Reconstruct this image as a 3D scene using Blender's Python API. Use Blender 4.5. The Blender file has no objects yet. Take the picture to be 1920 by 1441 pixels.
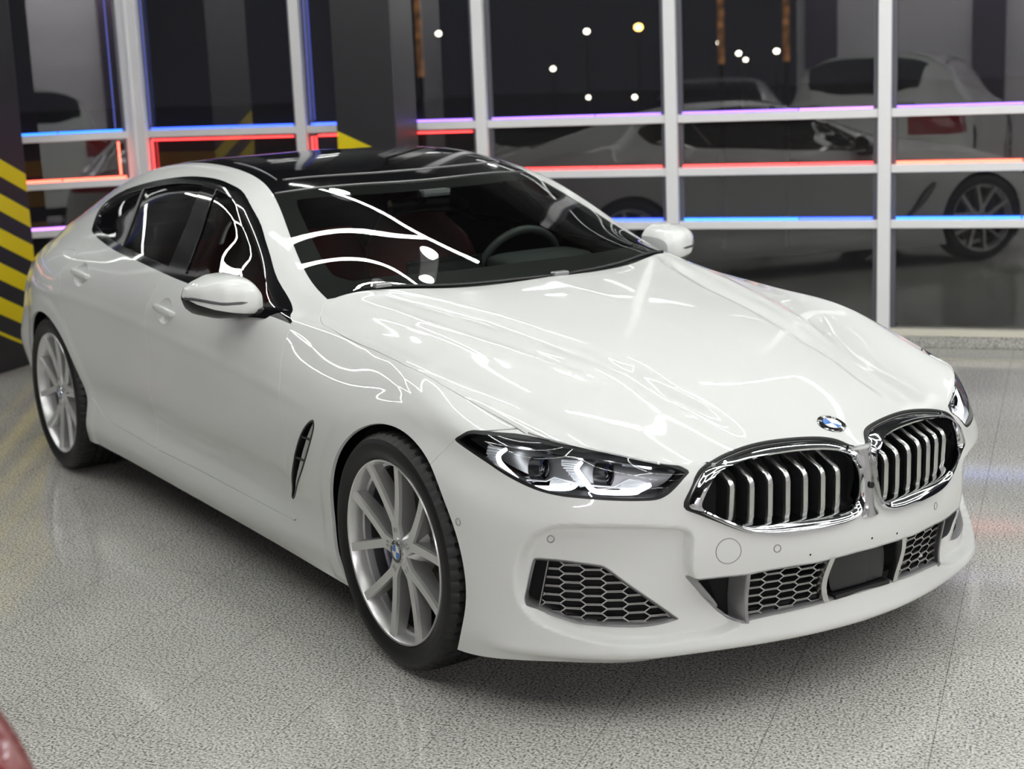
import bpy, bmesh, math, random
import numpy as np
from mathutils import Vector, Matrix
from mathutils.bvhtree import BVHTree
random.seed(4)
SC=bpy.context.scene; COL=SC.collection
# ------------------------------------------------------------------ camera, world, exposure
DZ=.013                                    # the car frame's ground lies at -DZ; everything is lifted at the end
cd=bpy.data.cameras.new('camera'); cam=bpy.data.objects.new('camera',cd); COL.objects.link(cam)
cam.location=(3.7044,-2.8913,1.6614); cam.rotation_euler=(1.3684,.0408,.9887)
cd.sensor_width=36; cd.lens=2897.3/1920*36; cd.clip_end=400
cd.dof.use_dof=True; cd.dof.focus_distance=4.45; cd.dof.aperture_fstop=3.4
SC.camera=cam
wd=bpy.data.worlds.new('night'); SC.world=wd; wd.use_nodes=True
wd.node_tree.nodes['Background'].inputs[0].default_value=(.010,.010,.014,1); wd.node_tree.nodes['Background'].inputs[1].default_value=1
vs=SC.view_settings; vs.view_transform='Standard'; vs.look='None'; vs.gamma=1; vs.use_curve_mapping=False; vs.exposure=0.0
SC.cycles.use_denoising=True; SC.cycles.max_bounces=10; SC.cycles.transparent_max_bounces=24; SC.cycles.glossy_bounces=6; SC.cycles.sample_clamp_indirect=6; SC.cycles.caustics_reflective=False; SC.cycles.caustics_refractive=False
# ------------------------------------------------------------------ helpers
def link(o,parent=None):
    COL.objects.link(o)
    if parent is not None: o.parent=parent
    return o
def tag(o,label=None,cat=None,group=None,kind=None):
    if label: o['label']=label
    if cat: o['category']=cat
    if group: o['group']=group
    if kind: o['kind']=kind
    return o
def empty(name,loc=(0,0,0),rz=0,parent=None):
    o=bpy.data.objects.new(name,None); o.location=loc; o.rotation_euler=(0,0,rz); o.empty_display_size=.1
    return link(o,parent)
def mat(name,col=(.8,.8,.8),rough=.5,metal=0,coat=0,emit=None,estr=0,spec=.5,alpha=None):
    m=bpy.data.materials.new(name); m.use_nodes=True; b=m.node_tree.nodes['Principled BSDF']
    b.inputs['Base Color'].default_value=(*col,1); b.inputs['Roughness'].default_value=rough; b.inputs['Metallic'].default_value=metal
    b.inputs['Coat Weight'].default_value=coat; b.inputs['Coat Roughness'].default_value=.02; b.inputs['Specular IOR Level'].default_value=spec
    if emit: b.inputs['Emission Color'].default_value=(*emit,1); b.inputs['Emission Strength'].default_value=estr
    return m
def glassmat(name,tint,ior=1.5,rough=0.0):
    m=bpy.data.materials.new(name); m.use_nodes=True; nt=m.node_tree; nt.nodes.clear()
    out=nt.nodes.new('ShaderNodeOutputMaterial'); mx=nt.nodes.new('ShaderNodeMixShader'); fr=nt.nodes.new('ShaderNodeFresnel'); fr.inputs[0].default_value=ior
    tr=nt.nodes.new('ShaderNodeBsdfTransparent'); tr.inputs[0].default_value=(*tint,1); gl=nt.nodes.new('ShaderNodeBsdfGlossy'); gl.inputs['Roughness'].default_value=rough; gl.inputs[0].default_value=(1,1,1,1)
    nt.links.new(fr.outputs[0],mx.inputs[0]); nt.links.new(tr.outputs[0],mx.inputs[1]); nt.links.new(gl.outputs[0],mx.inputs[2]); nt.links.new(mx.outputs[0],out.inputs[0])
    return m
class MB:
    """collects shapes into one mesh"""
    def __init__(s): s.v=[]; s.f=[]; s.mi=[]; s.cur=0
    def add(s,vs,fs):
        b=len(s.v); s.v+=[tuple(map(float,p)) for p in vs]; s.f+=[tuple(b+i for i in f) for f in fs]; s.mi+=[s.cur]*len(fs); return s
    def box(s,c,h,ax=None):
        c=np.array(c,float); ax=np.eye(3) if ax is None else np.array(ax,float)
        P=[c+sx*h[0]*ax[0]+sy*h[1]*ax[1]+sz*h[2]*ax[2] for sx in(-1,1) for sy in(-1,1) for sz in(-1,1)]
        return s.add(P,[(0,1,3,2),(4,6,7,5),(0,4,5,1),(2,3,7,6),(0,2,6,4),(1,5,7,3)] if np.linalg.det(ax)>0 else [(2,3,1,0),(5,7,6,4),(1,5,4,0),(6,7,3,2),(4,6,2,0),(3,7,5,1)])
    def tube(s,pts,r,n=8,closed=False,cap=True):
        P=np.array(pts,float); m=len(P); R=np.broadcast_to(np.asarray(r,float),(m,))
        T=np.gradient(P,axis=0) if not closed else np.roll(P,-1,0)-np.roll(P,1,0)
        T/=np.linalg.norm(T,axis=1)[:,None]+1e-12
        up=np.array([0,0,1.]) if abs(T[0][2])<.9 else np.array([1.,0,0])
        a=np.cross(T[0],up); a/=np.linalg.norm(a); V=[]
        for i in range(m):
            a=a-T[i]*(a@T[i]); a/=np.linalg.norm(a); b=np.cross(T[i],a)
            V+=[P[i]+R[i]*(math.cos(2*math.pi*k/n)*a+math.sin(2*math.pi*k/n)*b) for k in range(n)]
        F=[]
        for i in range(m if closed else m-1):
            j=(i+1)%m
            F+=[(i*n+k,i*n+(k+1)%n,j*n+(k+1)%n,j*n+k) for k in range(n)]
        if cap and not closed: F+=[tuple(range(n))[::-1],tuple((m-1)*n+k for k in range(n))]
        return s.add(V,F)
    def grid(s,G,cu=False,cv=False,flip=False):
        G=np.asarray(G,float); m,n=G.shape[:2]; F=[]
        for i in range(m if cu else m-1):
            for j in range(n if cv else n-1):
                q=(i*n+j,((i+1)%m)*n+j,((i+1)%m)*n+(j+1)%n,i*n+(j+1)%n); F.append(q[::-1] if flip else q)
        return s.add(G.reshape(-1,3),F)
    def prism(s,poly,a,b,cap=True):
        """poly: points; extruded from offset a to offset b (vectors)"""
        P=np.array(poly,float); n=len(P); a=np.array(a,float); b=np.array(b,float)
        F=[(k,(k+1)%n,n+(k+1)%n,n+k) for k in range(n)]
        if cap: F+=[tuple(range(n))[::-1],tuple(range(n,2*n))]
        return s.add(np.concatenate([P+a,P+b]),F)
    def build(s,name,m,parent=None,smooth=False,autosmooth=None,bevel=0):
        me=bpy.data.meshes.new(name); me.from_pydata(s.v,[],s.f)
        for mm in (m if isinstance(m,(list,tuple)) else [m]): me.materials.append(mm)
        if any(s.mi): me.polygons.foreach_set('material_index',s.mi)
        if smooth: me.polygons.foreach_set('use_smooth',[True]*len(s.f))
        bm=bmesh.new(); bm.from_mesh(me); bmesh.ops.recalc_face_normals(bm,faces=bm.faces[:]); bm.to_mesh(me); bm.free()
        if autosmooth: me.set_sharp_from_angle(angle=math.radians(autosmooth))
        o=bpy.data.objects.new(name,me); link(o,parent)
        if bevel:
            md=o.modifiers.new('bevel','BEVEL'); md.width=bevel; md.segments=2; md.limit_method='ANGLE'
        return o
def lathe(prof,n,axis='y',cap=False):
    """prof (r, a) -> grid revolved about the y axis"""
    G=np.zeros((n,len(prof),3)); P=np.array(prof,float)
    for i in range(n):
        t=2*math.pi*i/n; G[i,:,0]=P[:,0]*math.cos(t); G[i,:,2]=P[:,0]*math.sin(t); G[i,:,1]=P[:,1]
    return G
# ------------------------------------------------------------------ materials
M={}
M['paint']=mat('white_paint',(.80,.81,.79),.5,0,1.0,spec=0.0)
M['gloss_black']=mat('gloss_black',(.006,.006,.007),.06,0,.6)
M['seal']=mat('black_rubber_seal',(.008,.008,.008),.55)
M['trim']=mat('satin_black_trim',(.012,.012,.013),.35)
M['void']=mat('black_cavity',(.004,.004,.004),.8)
M['chrome']=mat('chrome',(.78,.79,.80),.06,1)
M['satin_silver']=mat('satin_silver',(.62,.62,.61),.24,1)
M['grey_frame']=mat('grey_frame',(.33,.33,.33),.35,.6); M['mesh_line']=mat('mesh_line_grey',(.52,.52,.51),.35,.5)
M['alloy']=mat('machined_alloy',(.82,.82,.81),.30,.75)
M['barrel']=mat('shaded_barrel_metal',(.16,.16,.16),.35,.8); M['alloy_dark']=mat('alloy_pocket',(.50,.50,.49),.36,.7)  # barrel: the shadow behind the spokes is painted into its metal colour
M['rubber']=mat('tyre_rubber',(.009,.009,.009),.5,spec=.45)
M['disc']=mat('brake_disc',(.13,.115,.09),.35,1)
M['caliper']=mat('blue_caliper',(.01,.015,.09),.3,0,.6)
M['windscreen']=glassmat('windscreen_glass',(.80,.84,.81),1.5)
M['side_glass']=glassmat('tinted_side_glass',(.62,.66,.63),1.5)
M['rear_glass']=glassmat('dark_rear_glass',(.12,.13,.13),1.52)
M['lens']=glassmat('clear_lens',(.93,.94,.95),1.42)
M['frit']=mat('black_glass_border',(.028,.030,.029),.5,0,0)
M['red_leather']=mat('dark_red_leather',(.36,.035,.025),.42)
M['dash']=mat('dark_dashboard',(.07,.082,.08),.5)
M['drl']=mat('running_light',(1,1,1),.3,emit=(.95,.97,1.0),estr=6)
M['reflector']=mat('headlight_silver',(.55,.56,.58),.12,1)
M['bowl']=mat('headlight_bowl',(.30,.305,.31),.32,.85); M['lampblack']=mat('headlight_black',(.02,.021,.023),.25)
M['blue']=mat('roundel_blue',(.012,.17,.62),.2,0,.6)
M['white']=mat('roundel_white',(.85,.86,.88),.2,0,.6)
M['lamp_red']=mat('tail_lamp_red',(.20,.006,.012),.1,0,1,emit=(1,.05,.03),estr=.07)
M['indicator']=mat('mirror_indicator_grey',(.10,.10,.105),.2,0,.5)
# ------------------------------------------------------------------ the showroom
PH=math.radians(127); Nn=np.array([math.cos(PH),math.sin(PH)]); Uu=np.array([Nn[1],-Nn[0]]); D=4.488
def W(u,n,z): return np.array([Uu[0]*u+Nn[0]*n,Uu[1]*u+Nn[1]*n,z])
AX=np.array([[*Uu,0],[*Nn,0],[0,0,1.]])
GZ=-.013; HC=3.55
def nodes(m): return m.node_tree.nodes,m.node_tree.links
def math_node(nt,op,a,b=None):
    n=nt.nodes.new('ShaderNodeMath'); n.operation=op
    for i,x in enumerate((a,b)):
        if x is None: continue
        if isinstance(x,(int,float)): n.inputs[i].default_value=x
        else: nt.links.new(x,n.inputs[i])
    return n.outputs[0]
def granite(name,joints=True,rough=.13,dark=1.0):
    m=mat(name,rough=rough,spec=.45); nt=m.node_tree; N,L=nodes(m); b=N['Principled BSDF']
    tc=N.new('ShaderNodeTexCoord')
    nz=N.new('ShaderNodeTexNoise'); nz.inputs['Scale'].default_value=135; nz.inputs['Detail'].default_value=3; nz.inputs['Roughness'].default_value=.62; L.new(tc.outputs['Object'],nz.inputs['Vector'])
    cr=N.new('ShaderNodeValToRGB'); L.new(nz.outputs[0],cr.inputs[0])
    e=cr.color_ramp.elements; e[0].position=.37; e[0].color=(.10*dark,.097*dark,.085*dark,1); e[1].position=.60; e[1].color=(.86*dark,.85*dark,.795*dark,1)
    x=e.new(.47); x.color=(.53*dark,.52*dark,.48*dark,1)
    big=N.new('ShaderNodeTexNoise'); big.inputs['Scale'].default_value=1.1; big.inputs['Detail'].default_value=4; L.new(tc.outputs['Object'],big.inputs['Vector'])
    mr=N.new('ShaderNodeMapRange'); mr.inputs[1].default_value=.3; mr.inputs[2].default_value=.7; mr.inputs[3].default_value=.86; mr.inputs[4].default_value=1.06; L.new(big.outputs[0],mr.inputs[0])
    vm=N.new('ShaderNodeVectorMath'); vm.operation='SCALE'; L.new(cr.outputs[0],vm.inputs[0]); L.new(mr.outputs[0],vm.inputs['Scale'])
    col=vm.outputs[0]
    if joints:
        sp=N.new('ShaderNodeSeparateXYZ'); L.new(tc.outputs['Object'],sp.inputs[0])
        # floor object is rotated so that its x runs along the glass wall and its y away from it
        yy=math_node(nt,'ADD',sp.outputs[1],math_node(nt,'MULTIPLY',sp.outputs[0],.06))
        def line(v,off,p,w):
            f=math_node(nt,'FRACT',math_node(nt,'DIVIDE',math_node(nt,'SUBTRACT',v,off-p/2),p))
            return math_node(nt,'LESS_THAN',math_node(nt,'ABSOLUTE',math_node(nt,'SUBTRACT',f,.5)),w/p)
        j=math_node(nt,'MAXIMUM',line(sp.outputs[0],.937,.4055,.0014),line(yy,-.597,.4055,.0011))
        mx=N.new('ShaderNodeMix'); mx.data_type='RGBA'; L.new(math_node(nt,'MULTIPLY',j,.55),mx.inputs[0]); L.new(col,mx.inputs[6]); mx.inputs[7].default_value=(.05,.045,.04,1); col=mx.outputs[2]
    L.new(col,b.inputs['Base Color'])
    return m
M['floor']=granite('polished_granite_tiles',rough=.085); M['plinth']=granite('granite_plinth',False,.35,.8)
M['frame_white']=mat('white_window_frame',(.88,.88,.89),.35)
M['pane']=glassmat('night_window_glass',(.72,.75,.74),2.35)
_n,_l=nodes(M['pane']); _o=[x for x in _n if x.type=='OUTPUT_MATERIAL'][0]; _m=[x for x in _n if x.type=='MIX_SHADER'][0]
_d=_n.new('ShaderNodeBsdfDiffuse'); _d.inputs[0].default_value=(.8,.8,.8,1); _a=_n.new('ShaderNodeMixShader'); _a.inputs[0].default_value=.016; _l.new(_m.outputs[0],_a.inputs[1]); _l.new(_d.outputs[0],_a.inputs[2]); _l.new(_a.outputs[0],_o.inputs[0])
M['wall_white']=mat('white_wall_panel',(.80,.78,.80),.5); M['wall_dark']=mat('dark_wall_panel',(.05,.03,.06),.5)
M['ceiling']=mat('black_ceiling',(.012,.012,.013),.8)
M['gasket']=mat('grey_gasket',(.10,.10,.12),.5)
def neon(name,col,s): return mat(name,(.1,.1,.1),.4,emit=col,estr=s)
M['n_blue']=neon('blue_neon',(.03,.09,1.0),4.5); M['n_sky']=neon('sky_neon',(.02,.16,1.0),4.5); M['n_violet']=neon('violet_neon',(.30,.15,1.0),3.2); M['n_pink']=neon('pink_neon',(.62,.25,1.0),2.6); M['n_red']=neon('red_neon',(1.0,.04,.04),4); M['n_salmon']=neon('salmon_neon',(1.0,.10,.06),6)
# floor: local x along the glass wall
m=MB(); m.add([(-16,-16,0),(14,-16,0),(14,4.47,0),(-16,4.47,0)],[(0,1,2,3)])
fl=m.build('floor',M['floor']); fl.rotation_euler=(0,0,PH-math.pi/2); fl.location=(0,0,GZ); tag(fl,kind='structure')
mj=MB(); mj.box(W(.5,4.145,GZ+.0004),(5.5,.012,.0008),AX); tag(mj.build('trim_1',mat('pale_floor_joint',(.62,.58,.47),.4)),kind='structure')
m=MB(); m.box(W(.3,D+.06,.021),(5.2,.07,.034),AX); tag(m.build('trim_2',M['plinth']),kind='structure')
m=MB(); m.box(W(.3,D+.055,.0745),(5.2,.070,.0195),AX); tag(m.build('trim_3',mat('cream_sill',(.74,.71,.60),.45)),kind='structure')
mull=[-4.70,-3.46,-2.22,-1.022,.213,1.445,2.68,3.915,5.15]
ZB=[.672,.988,1.300]; TH=.048
def bay(i,P0,P1,Nrm,cols,wl=.072,corner=False):
    """one glazed bay between points P0,P1 (xy); Nrm points outside"""
    P0=np.array(P0);P1=np.array(P1); L=np.linalg.norm(P1-P0); d=(P1-P0)/L
    ax=np.array([[*d,0],[*Nrm,0],[0,0,1.]]); at=lambda s,n,z:np.array([*(P0+d*s+Nrm*n),z])
    m=MB(); m.add([at(0,.045,.09),at(L,.045,.09),at(L,.045,HC),at(0,.045,HC)],[(0,1,2,3)])
    w=m.build('window_%d'%i,M['pane']); tag(w,kind='structure')
    k=MB(); wm=.165 if corner else wl; k.box(at(0,.035,HC/2+.04),(wm/2,.045,HC/2-.04),ax)
    if corner: k.box(at(0,-.016,HC/2+.04),(.012,.008,HC/2-.04),ax)
    k.build('mullion',M['frame_white'],w,bevel=.004)
    g=MB(); g.box(at(wm/2+.014,.042,HC/2+.04),(.014,.012,HC/2-.05),ax); g.box(at(L-wl/2-.014,.042,HC/2+.04),(.014,.012,HC/2-.05),ax); g.build('gasket',M['gasket'],w)
    for z,cn in zip(ZB,cols):
        t=MB(); t.box(at(L/2+wm/4-wl/4,.038,z+TH/2),((L-wm/2-wl/2)/2-.002,.036,TH/2),ax); t.build('transom',M['frame_white'],w,bevel=.004)
        a=wm/2+.03; c=L-wl/2-.03; mid=a+(c-a)*.62
        for s0,s1,cc in ((a,mid-.004,cn[0]),(mid+.004,c,cn[1])):
            q=MB(); q.tube([at(s0,.018,z+TH+.008),at(s1,.018,z+TH+.008)],.0062 if z>1.2 else .0085,8); q.build('neon_strip',M[cc],w)
    return w,at
cols=[[('n_blue','n_violet'),('n_red','n_red'),('n_blue','n_blue')],[('n_blue','n_blue'),('n_red','n_red'),('n_violet','n_violet')],[('n_blue','n_violet'),('n_red','n_red'),('n_blue','n_blue')],
 [('n_sky','n_blue'),('n_red','n_red'),('n_violet','n_pink')],[('n_sky','n_sky'),('n_salmon','n_red'),('n_violet','n_pink')],[('n_sky','n_sky'),('n_red','n_red'),('n_pink','n_pink')],[('n_sky','n_sky'),('n_red','n_red'),('n_pink','n_pink')],[('n_sky','n_sky'),('n_red','n_red'),('n_pink','n_pink')]]
cols[0]=[('n_violet','n_violet'),('n_red','n_red'),('n_blue','n_blue')]
cols[1]=[('n_blue','n_blue'),('n_red','n_red'),('n_blue','n_violet')]; cols[2]=[('n_blue','n_blue'),('n_red','n_red'),('n_violet','n_violet')]
for i in range(8):
    P0=W(mull[i],D,0)[:2]; P1=W(mull[i+1],D,0)[:2]
    w,at=bay(i+1,P0,P1,Nn,cols[i],corner=(i==0))
    L=np.linalg.norm(P1-P0)
    for z0,z1,cc in ((1.036,1.298,'n_red'),(1.36,3.2,'n_blue')) if i<2 else ():
        for s in ((.11,) if i==0 else (.065,)):
            q=MB(); q.tube([at(s,.018,z0+.02),at(s,.018,z1-.02)],.006 if z1<2 else .004,8); q.build('neon_strip',M[cc] if z1<2 else M['n_dimblue'] if 'n_dimblue' in M else M.setdefault('n_dimblue',neon('dim_blue_neon',(.10,.16,1.0),.5)),w)
        if z1<2: q=MB(); q.tube([at(.11,.018,z1-.016),at(L-.07,.018,z1-.016)],.006,8); q.build('neon_strip',M['n_red'],w)
# the short bay to the left of the corner, turned towards the room
C0=W(-4.70,D,0)[:2]; dl=np.array([-.335,-.942]); nl=np.array([-.942,.335])
colL=[('n_pink','n_pink'),('n_salmon','n_salmon'),('n_sky','n_sky')]
for k in range(3):
    P1=C0+dl*(1.25*k+.02); P0=C0+dl*(1.25*(k+1))
    w,at=bay(9+k,P0,P1,nl,colL)
    q=MB(); q.tube([at(1.13,.018,1.06),at(1.13,.018,1.28)],.007,8); q.build('neon_strip',M['n_salmon'],w)
    q=MB(); q.tube([at(1.12,.018,1.37),at(1.12,.018,3.2)],.004,8); q.build('neon_strip',M['n_dimblue'],w)
# black columns with yellow hazard stripes
def column_mat(name,axis_vec,slope,z0,pitch,zmax,w0=.5):
    m=mat(name,(.022,.022,.025),.42); nt=m.node_tree; N,L=nodes(m); b=N['Principled BSDF']
    g=N.new('ShaderNodeNewGeometry'); dt=N.new('ShaderNodeVectorMath'); dt.operation='DOT_PRODUCT'; L.new(g.outputs['Position'],dt.inputs[0]); dt.inputs[1].default_value=axis_vec
    sp=N.new('ShaderNodeSeparateXYZ'); L.new(g.outputs['Position'],sp.inputs[0])
    v=math_node(nt,'SUBTRACT',math_node(nt,'ADD',sp.outputs[2],math_node(nt,'MULTIPLY',dt.outputs['Value'],slope)),z0)
    f=math_node(nt,'FRACT',math_node(nt,'DIVIDE',v,pitch))
    st=math_node(nt,'LESS_THAN',f,w0)
    st=math_node(nt,'MULTIPLY',st,math_node(nt,'LESS_THAN',v,zmax)); st=math_node(nt,'MULTIPLY',st,math_node(nt,'GREATER_THAN',v,-pitch*4.6))
    mx=N.new('ShaderNodeMix'); mx.data_type='RGBA'; L.new(st,mx.inputs[0]); mx.inputs[6].default_value=(.022,.022,.025,1); mx.inputs[7].default_value=(.80,.63,.008,1); L.new(mx.outputs[2],b.inputs['Base Color'])
    return m
nE=3.406; uE=-4.794
cm=column_mat('hazard_striped_column',(Nn[0],Nn[1],0),.47,1.033+.47*nE+DZ,.218,.109)
m=MB(); m.box(W(uE-.30,nE-.30,HC/2),(.30,.30,HC/2+.012),AX); tag(m.build('column_left',cm,bevel=.006),kind='structure')
cm2=column_mat('hazard_striped_column_far',(Uu[0],Uu[1],0),.45,1.215-.45*3.04+DZ,.218,.109)
m=MB(); m.box(W(-2.84,D-.18,HC/2),(.20,.165,HC/2+.012),AX); tag(m.build('column_back',cm2,bevel=.006),kind='structure')
# ceiling and the far walls, seen in reflections
m=MB(); m.add([W(-14,-13,HC),W(10,-13,HC),W(10,D+.1,HC),W(-14,D+.1,HC)],[(0,3,2,1)]); tag(m.build('ceiling',M['ceiling']),kind='structure')
m=MB(); m.box(W(3.3,-10.1,HC/2),(6.0,.08,HC/2),AX); wb=m.build('wall_back',M['wall_white']); tag(wb,kind='structure')
k=MB()
for u in (-2.33,.04,2.3,4.6,6.9): k.box(W(u,-10.0,HC/2),(.23,.05,HC/2),AX)
k.build('dark_panel',M['wall_dark'],wb)
q=MB(); q.tube([W(-2.4,-9.55,HC-.10),W(7.5,-9.55,HC-.10)],.02,8); q.build('back_wall_fill_tube',mat('back_wall_fill_tube',(1,1,1),.4,emit=(1,.96,1.0),estr=170),wb)  # unseen tube, added to brighten the back wall
m=MB(); m.box(W(9.3,-3,HC/2),(.08,7.2,HC/2),AX); tag(m.build('wall_right',M['wall_white']),kind='structure')
# ------------------------------------------------------------------ ceiling lamps: a honeycomb of white tubes
M['tube']=mat('white_lamp_tube',(1,1,1),.4,emit=(.985,1,.968),estr=30)
M['disc_lamp']=mat('round_lamp',(1,1,1),.4,emit=(.985,1,.968),estr=30)
M['lamp_body']=mat('white_lamp_body',(.8,.8,.8),.4)
HL=HC-.32; HS=1.02
def hexlights(cu,cn,ang):
    pts={};edges=set(); R3=math.sqrt(3)
    for i in range(-9,10):
        for j in range(-9,10):
            x=HS*R3*(i+j/2); y=HS*1.5*j
            if abs(x)>7.0 or y<-2.9: continue
            ids=[]
            for k in range(6):
                a=math.radians(60*k+30); p=(round(x+HS*math.cos(a),3),round(y+HS*math.sin(a),3)); ids.append(p); pts[p]=1
            for k in range(6): edges.add(tuple(sorted((ids[k],ids[(k+1)%6]))))
    ca,sa=math.cos(ang),math.sin(ang); T=lambda p:np.array([cu+ca*p[0]-sa*p[1],cn+sa*p[0]+ca*p[1]])
    return [(T(a),T(b)) for a,b in sorted(edges)],[T(p) for p in sorted(pts)]
# ---- body surface -------------------------------------------------------
def nat_spline(ts, P, t):
    """natural cubic spline through P (n,d) at ts (n), evaluated at t"""
    ts=np.asarray(ts,float); P=np.asarray(P,float); t=np.asarray(t,float)
    n=len(ts); h=np.diff(ts)
    A=np.zeros((n,n)); B=np.zeros_like(P); A[0,0]=A[-1,-1]=1
    for i in range(1,n-1):
        A[i,i-1]=h[i-1]; A[i,i]=2*(h[i-1]+h[i]); A[i,i+1]=h[i]
        B[i]=6*((P[i+1]-P[i])/h[i]-(P[i]-P[i-1])/h[i-1])
    Mx=np.linalg.solve(A,B)
    k=np.clip(np.searchsorted(ts,t)-1,0,n-2)
    a=(ts[k+1]-t)/h[k]; b=(t-ts[k])/h[k]; hk=h[k]
    return a[:,None]*P[k]+b[:,None]*P[k+1]+((a**3-a)*hk**2/6)[:,None]*Mx[k]+((b**3-b)*hk**2/6)[:,None]*Mx[k+1]
def nat_spline_batch(S, P, sub):
    """S (m,n) increasing params, P (m,n,3); returns (m, K, 3) with sub[k] samples per interval, and row-parameter values"""
    m,n,_=P.shape; h=np.diff(S,axis=1)
    A=np.zeros((m,n,n)); B=np.zeros((m,n,3)); A[:,0,0]=A[:,-1,-1]=1
    for i in range(1,n-1):
        A[:,i,i-1]=h[:,i-1]; A[:,i,i]=2*(h[:,i-1]+h[:,i]); A[:,i,i+1]=h[:,i]
        B[:,i]=6*((P[:,i+1]-P[:,i])/h[:,i,None]-(P[:,i]-P[:,i-1])/h[:,i-1,None])
    Mx=np.linalg.solve(A,B)
    out=[];rp=[]
    for k in range(n-1):
        q=np.arange(sub[k]+(1 if k==n-2 else 0))/sub[k]
        b=q[None,:,None]; a=1-b; hk=h[:,k][:,None,None]
        out.append(a*P[:,k][:,None]+b*P[:,k+1][:,None]+(a**3-a)*hk**2/6*Mx[:,k][:,None]+(b**3-b)*hk**2/6*Mx[:,k+1][:,None]); rp.append(k+q)
    return np.concatenate(out,1),np.concatenate(rp)
TC,TN=-.74,.40           # cowl and hood-corner stations
TUP=[-4.15,-3.75,-3.40,-3.02,-2.60,-2.10,-1.75,-1.45,-1.15,-.90,-.74]
UP=[ # centre, mid, glass edge, arch, window top  (x, w, z)
 [(-4.16,0,.945),(-3.80,0,1.03),(-3.42,0,1.135),(-3.02,0,1.24),(-2.6,0,1.325),(-2.1,0,1.362),(-1.70,0,1.351),(-1.35,0,1.262),(-1.02,0,1.152),(-.74,0,1.048),(-.53,0,.965)],
 [(-4.155,.24,.944),(-3.78,.29,1.028),(-3.41,.28,1.131),(-3.02,.27,1.235),(-2.6,.26,1.32),(-2.1,.26,1.355),(-1.71,.27,1.341),(-1.375,.29,1.264),(-1.05,.34,1.147),(-.775,.37,1.042),(-.575,.38,.967)],
 [(-4.13,.40,.94),(-3.75,.50,1.018),(-3.4,.535,1.115),(-3.02,.52,1.228),(-2.6,.505,1.312),(-2.1,.505,1.336),(-1.73,.522,1.314),(-1.45,.552,1.250),(-1.136,.636,1.11),(-.88,.694,.997),(-.72,.715,.955)],
 [(-4.13,.43,.932),(-3.75,.545,.99),(-3.4,.60,1.085),(-3.02,.61,1.196),(-2.6,.59,1.293),(-2.1,.568,1.318),(-1.74,.57,1.300),(-1.45,.602,1.238),(-1.145,.676,1.100),(-.89,.735,.982),(-.735,.755,.935)],
 [(-4.14,.465,.92),(-3.75,.59,.968),(-3.4,.675,1.045),(-3.02,.69,1.138),(-2.6,.655,1.245),(-2.1,.622,1.288),(-1.75,.62,1.278),(-1.45,.655,1.22),(-1.15,.715,1.085),(-.90,.785,.953),(-.745,.81,.909)]]
THD=[-.74,-.27,.10,.40]
HD=[[(-.53,0,.965),(-.03,0,.905),(.46,0,.805),(.906,0,.652)],
 [(-.575,.38,.967),(-.07,.32,.901),(.43,.27,.803),(.871,.235,.656)],
 [(-.72,.715,.955),(-.18,.60,.889),(.32,.53,.792),(.775,.465,.66)],
 [(-.735,.755,.935),(-.22,.69,.883),(.26,.648,.797),(.68,.61,.697)],
 [(-.745,.81,.909),(-.25,.758,.877),(.17,.742,.817),(.578,.70,.726)]]
TS=[-4.5,-4.32,-4.15,-3.75,-3.4,-3.02,-2.6,-2.1,-1.75,-1.45,-1.15,-.74,-.27,.1,.40,.6,.8,1.0,1.2,1.36,1.52]
_side=[ # (w,z) from t=-4.15 to .40
 [(.50,.90),(.64,.935),(.76,.985),(.81,1.025),(.825,1.03),(.858,.99),(.862,.963),(.862,.943),(.86,.925),(.838,.895),(.80,.866),(.806,.824),(.752,.733)],
 [(.56,.84),(.73,.885),(.845,.925),(.90,.955),(.90,.95),(.90,.915),(.903,.89),(.903,.87),(.90,.85),(.88,.83),(.858,.81),(.865,.78),(.832,.70)],
 [(.62,.76),(.775,.81),(.893,.84),(.955,.85),(.942,.855),(.925,.83),(.925,.81),(.925,.795),(.922,.775),(.912,.76),(.90,.745),(.89,.715),(.85,.645)],
 [(.65,.66),(.805,.70),(.918,.73),(.968,.74),(.952,.745),(.928,.73),(.928,.71),(.928,.70),(.928,.685),(.925,.67),(.925,.665),(.915,.64),(.885,.57)],
 [(.67,.55),(.82,.58),(.925,.60),(.968,.62),(.950,.62),(.918,.60),(.916,.59),(.916,.58),(.918,.57),(.922,.56),(.935,.57),(.925,.55),(.895,.47)],
 [(.69,.44),(.835,.46),(.925,.47),(.955,.48),(.935,.48),(.902,.47),(.90,.46),(.90,.455),(.903,.45),(.915,.44),(.932,.45),(.925,.44),(.895,.37)],
 [(.67,.34),(.82,.35),(.91,.36),(.94,.36),(.915,.355),(.886,.342),(.882,.338),(.882,.334),(.884,.33),(.897,.325),(.925,.335),(.92,.33),(.895,.27)],
 [(.65,.26),(.80,.26),(.90,.26),(.935,.26),(.930,.25),(.924,.238),(.922,.234),(.921,.230),(.921,.226),(.923,.222),(.92,.23),(.92,.22),(.895,.185)],
 [(.62,.20),(.78,.19),(.88,.18),(.92,.18),(.91,.172),(.898,.163),(.897,.159),(.895,.155),(.895,.152),(.899,.149),(.905,.145),(.905,.14),(.885,.138)]]
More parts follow.
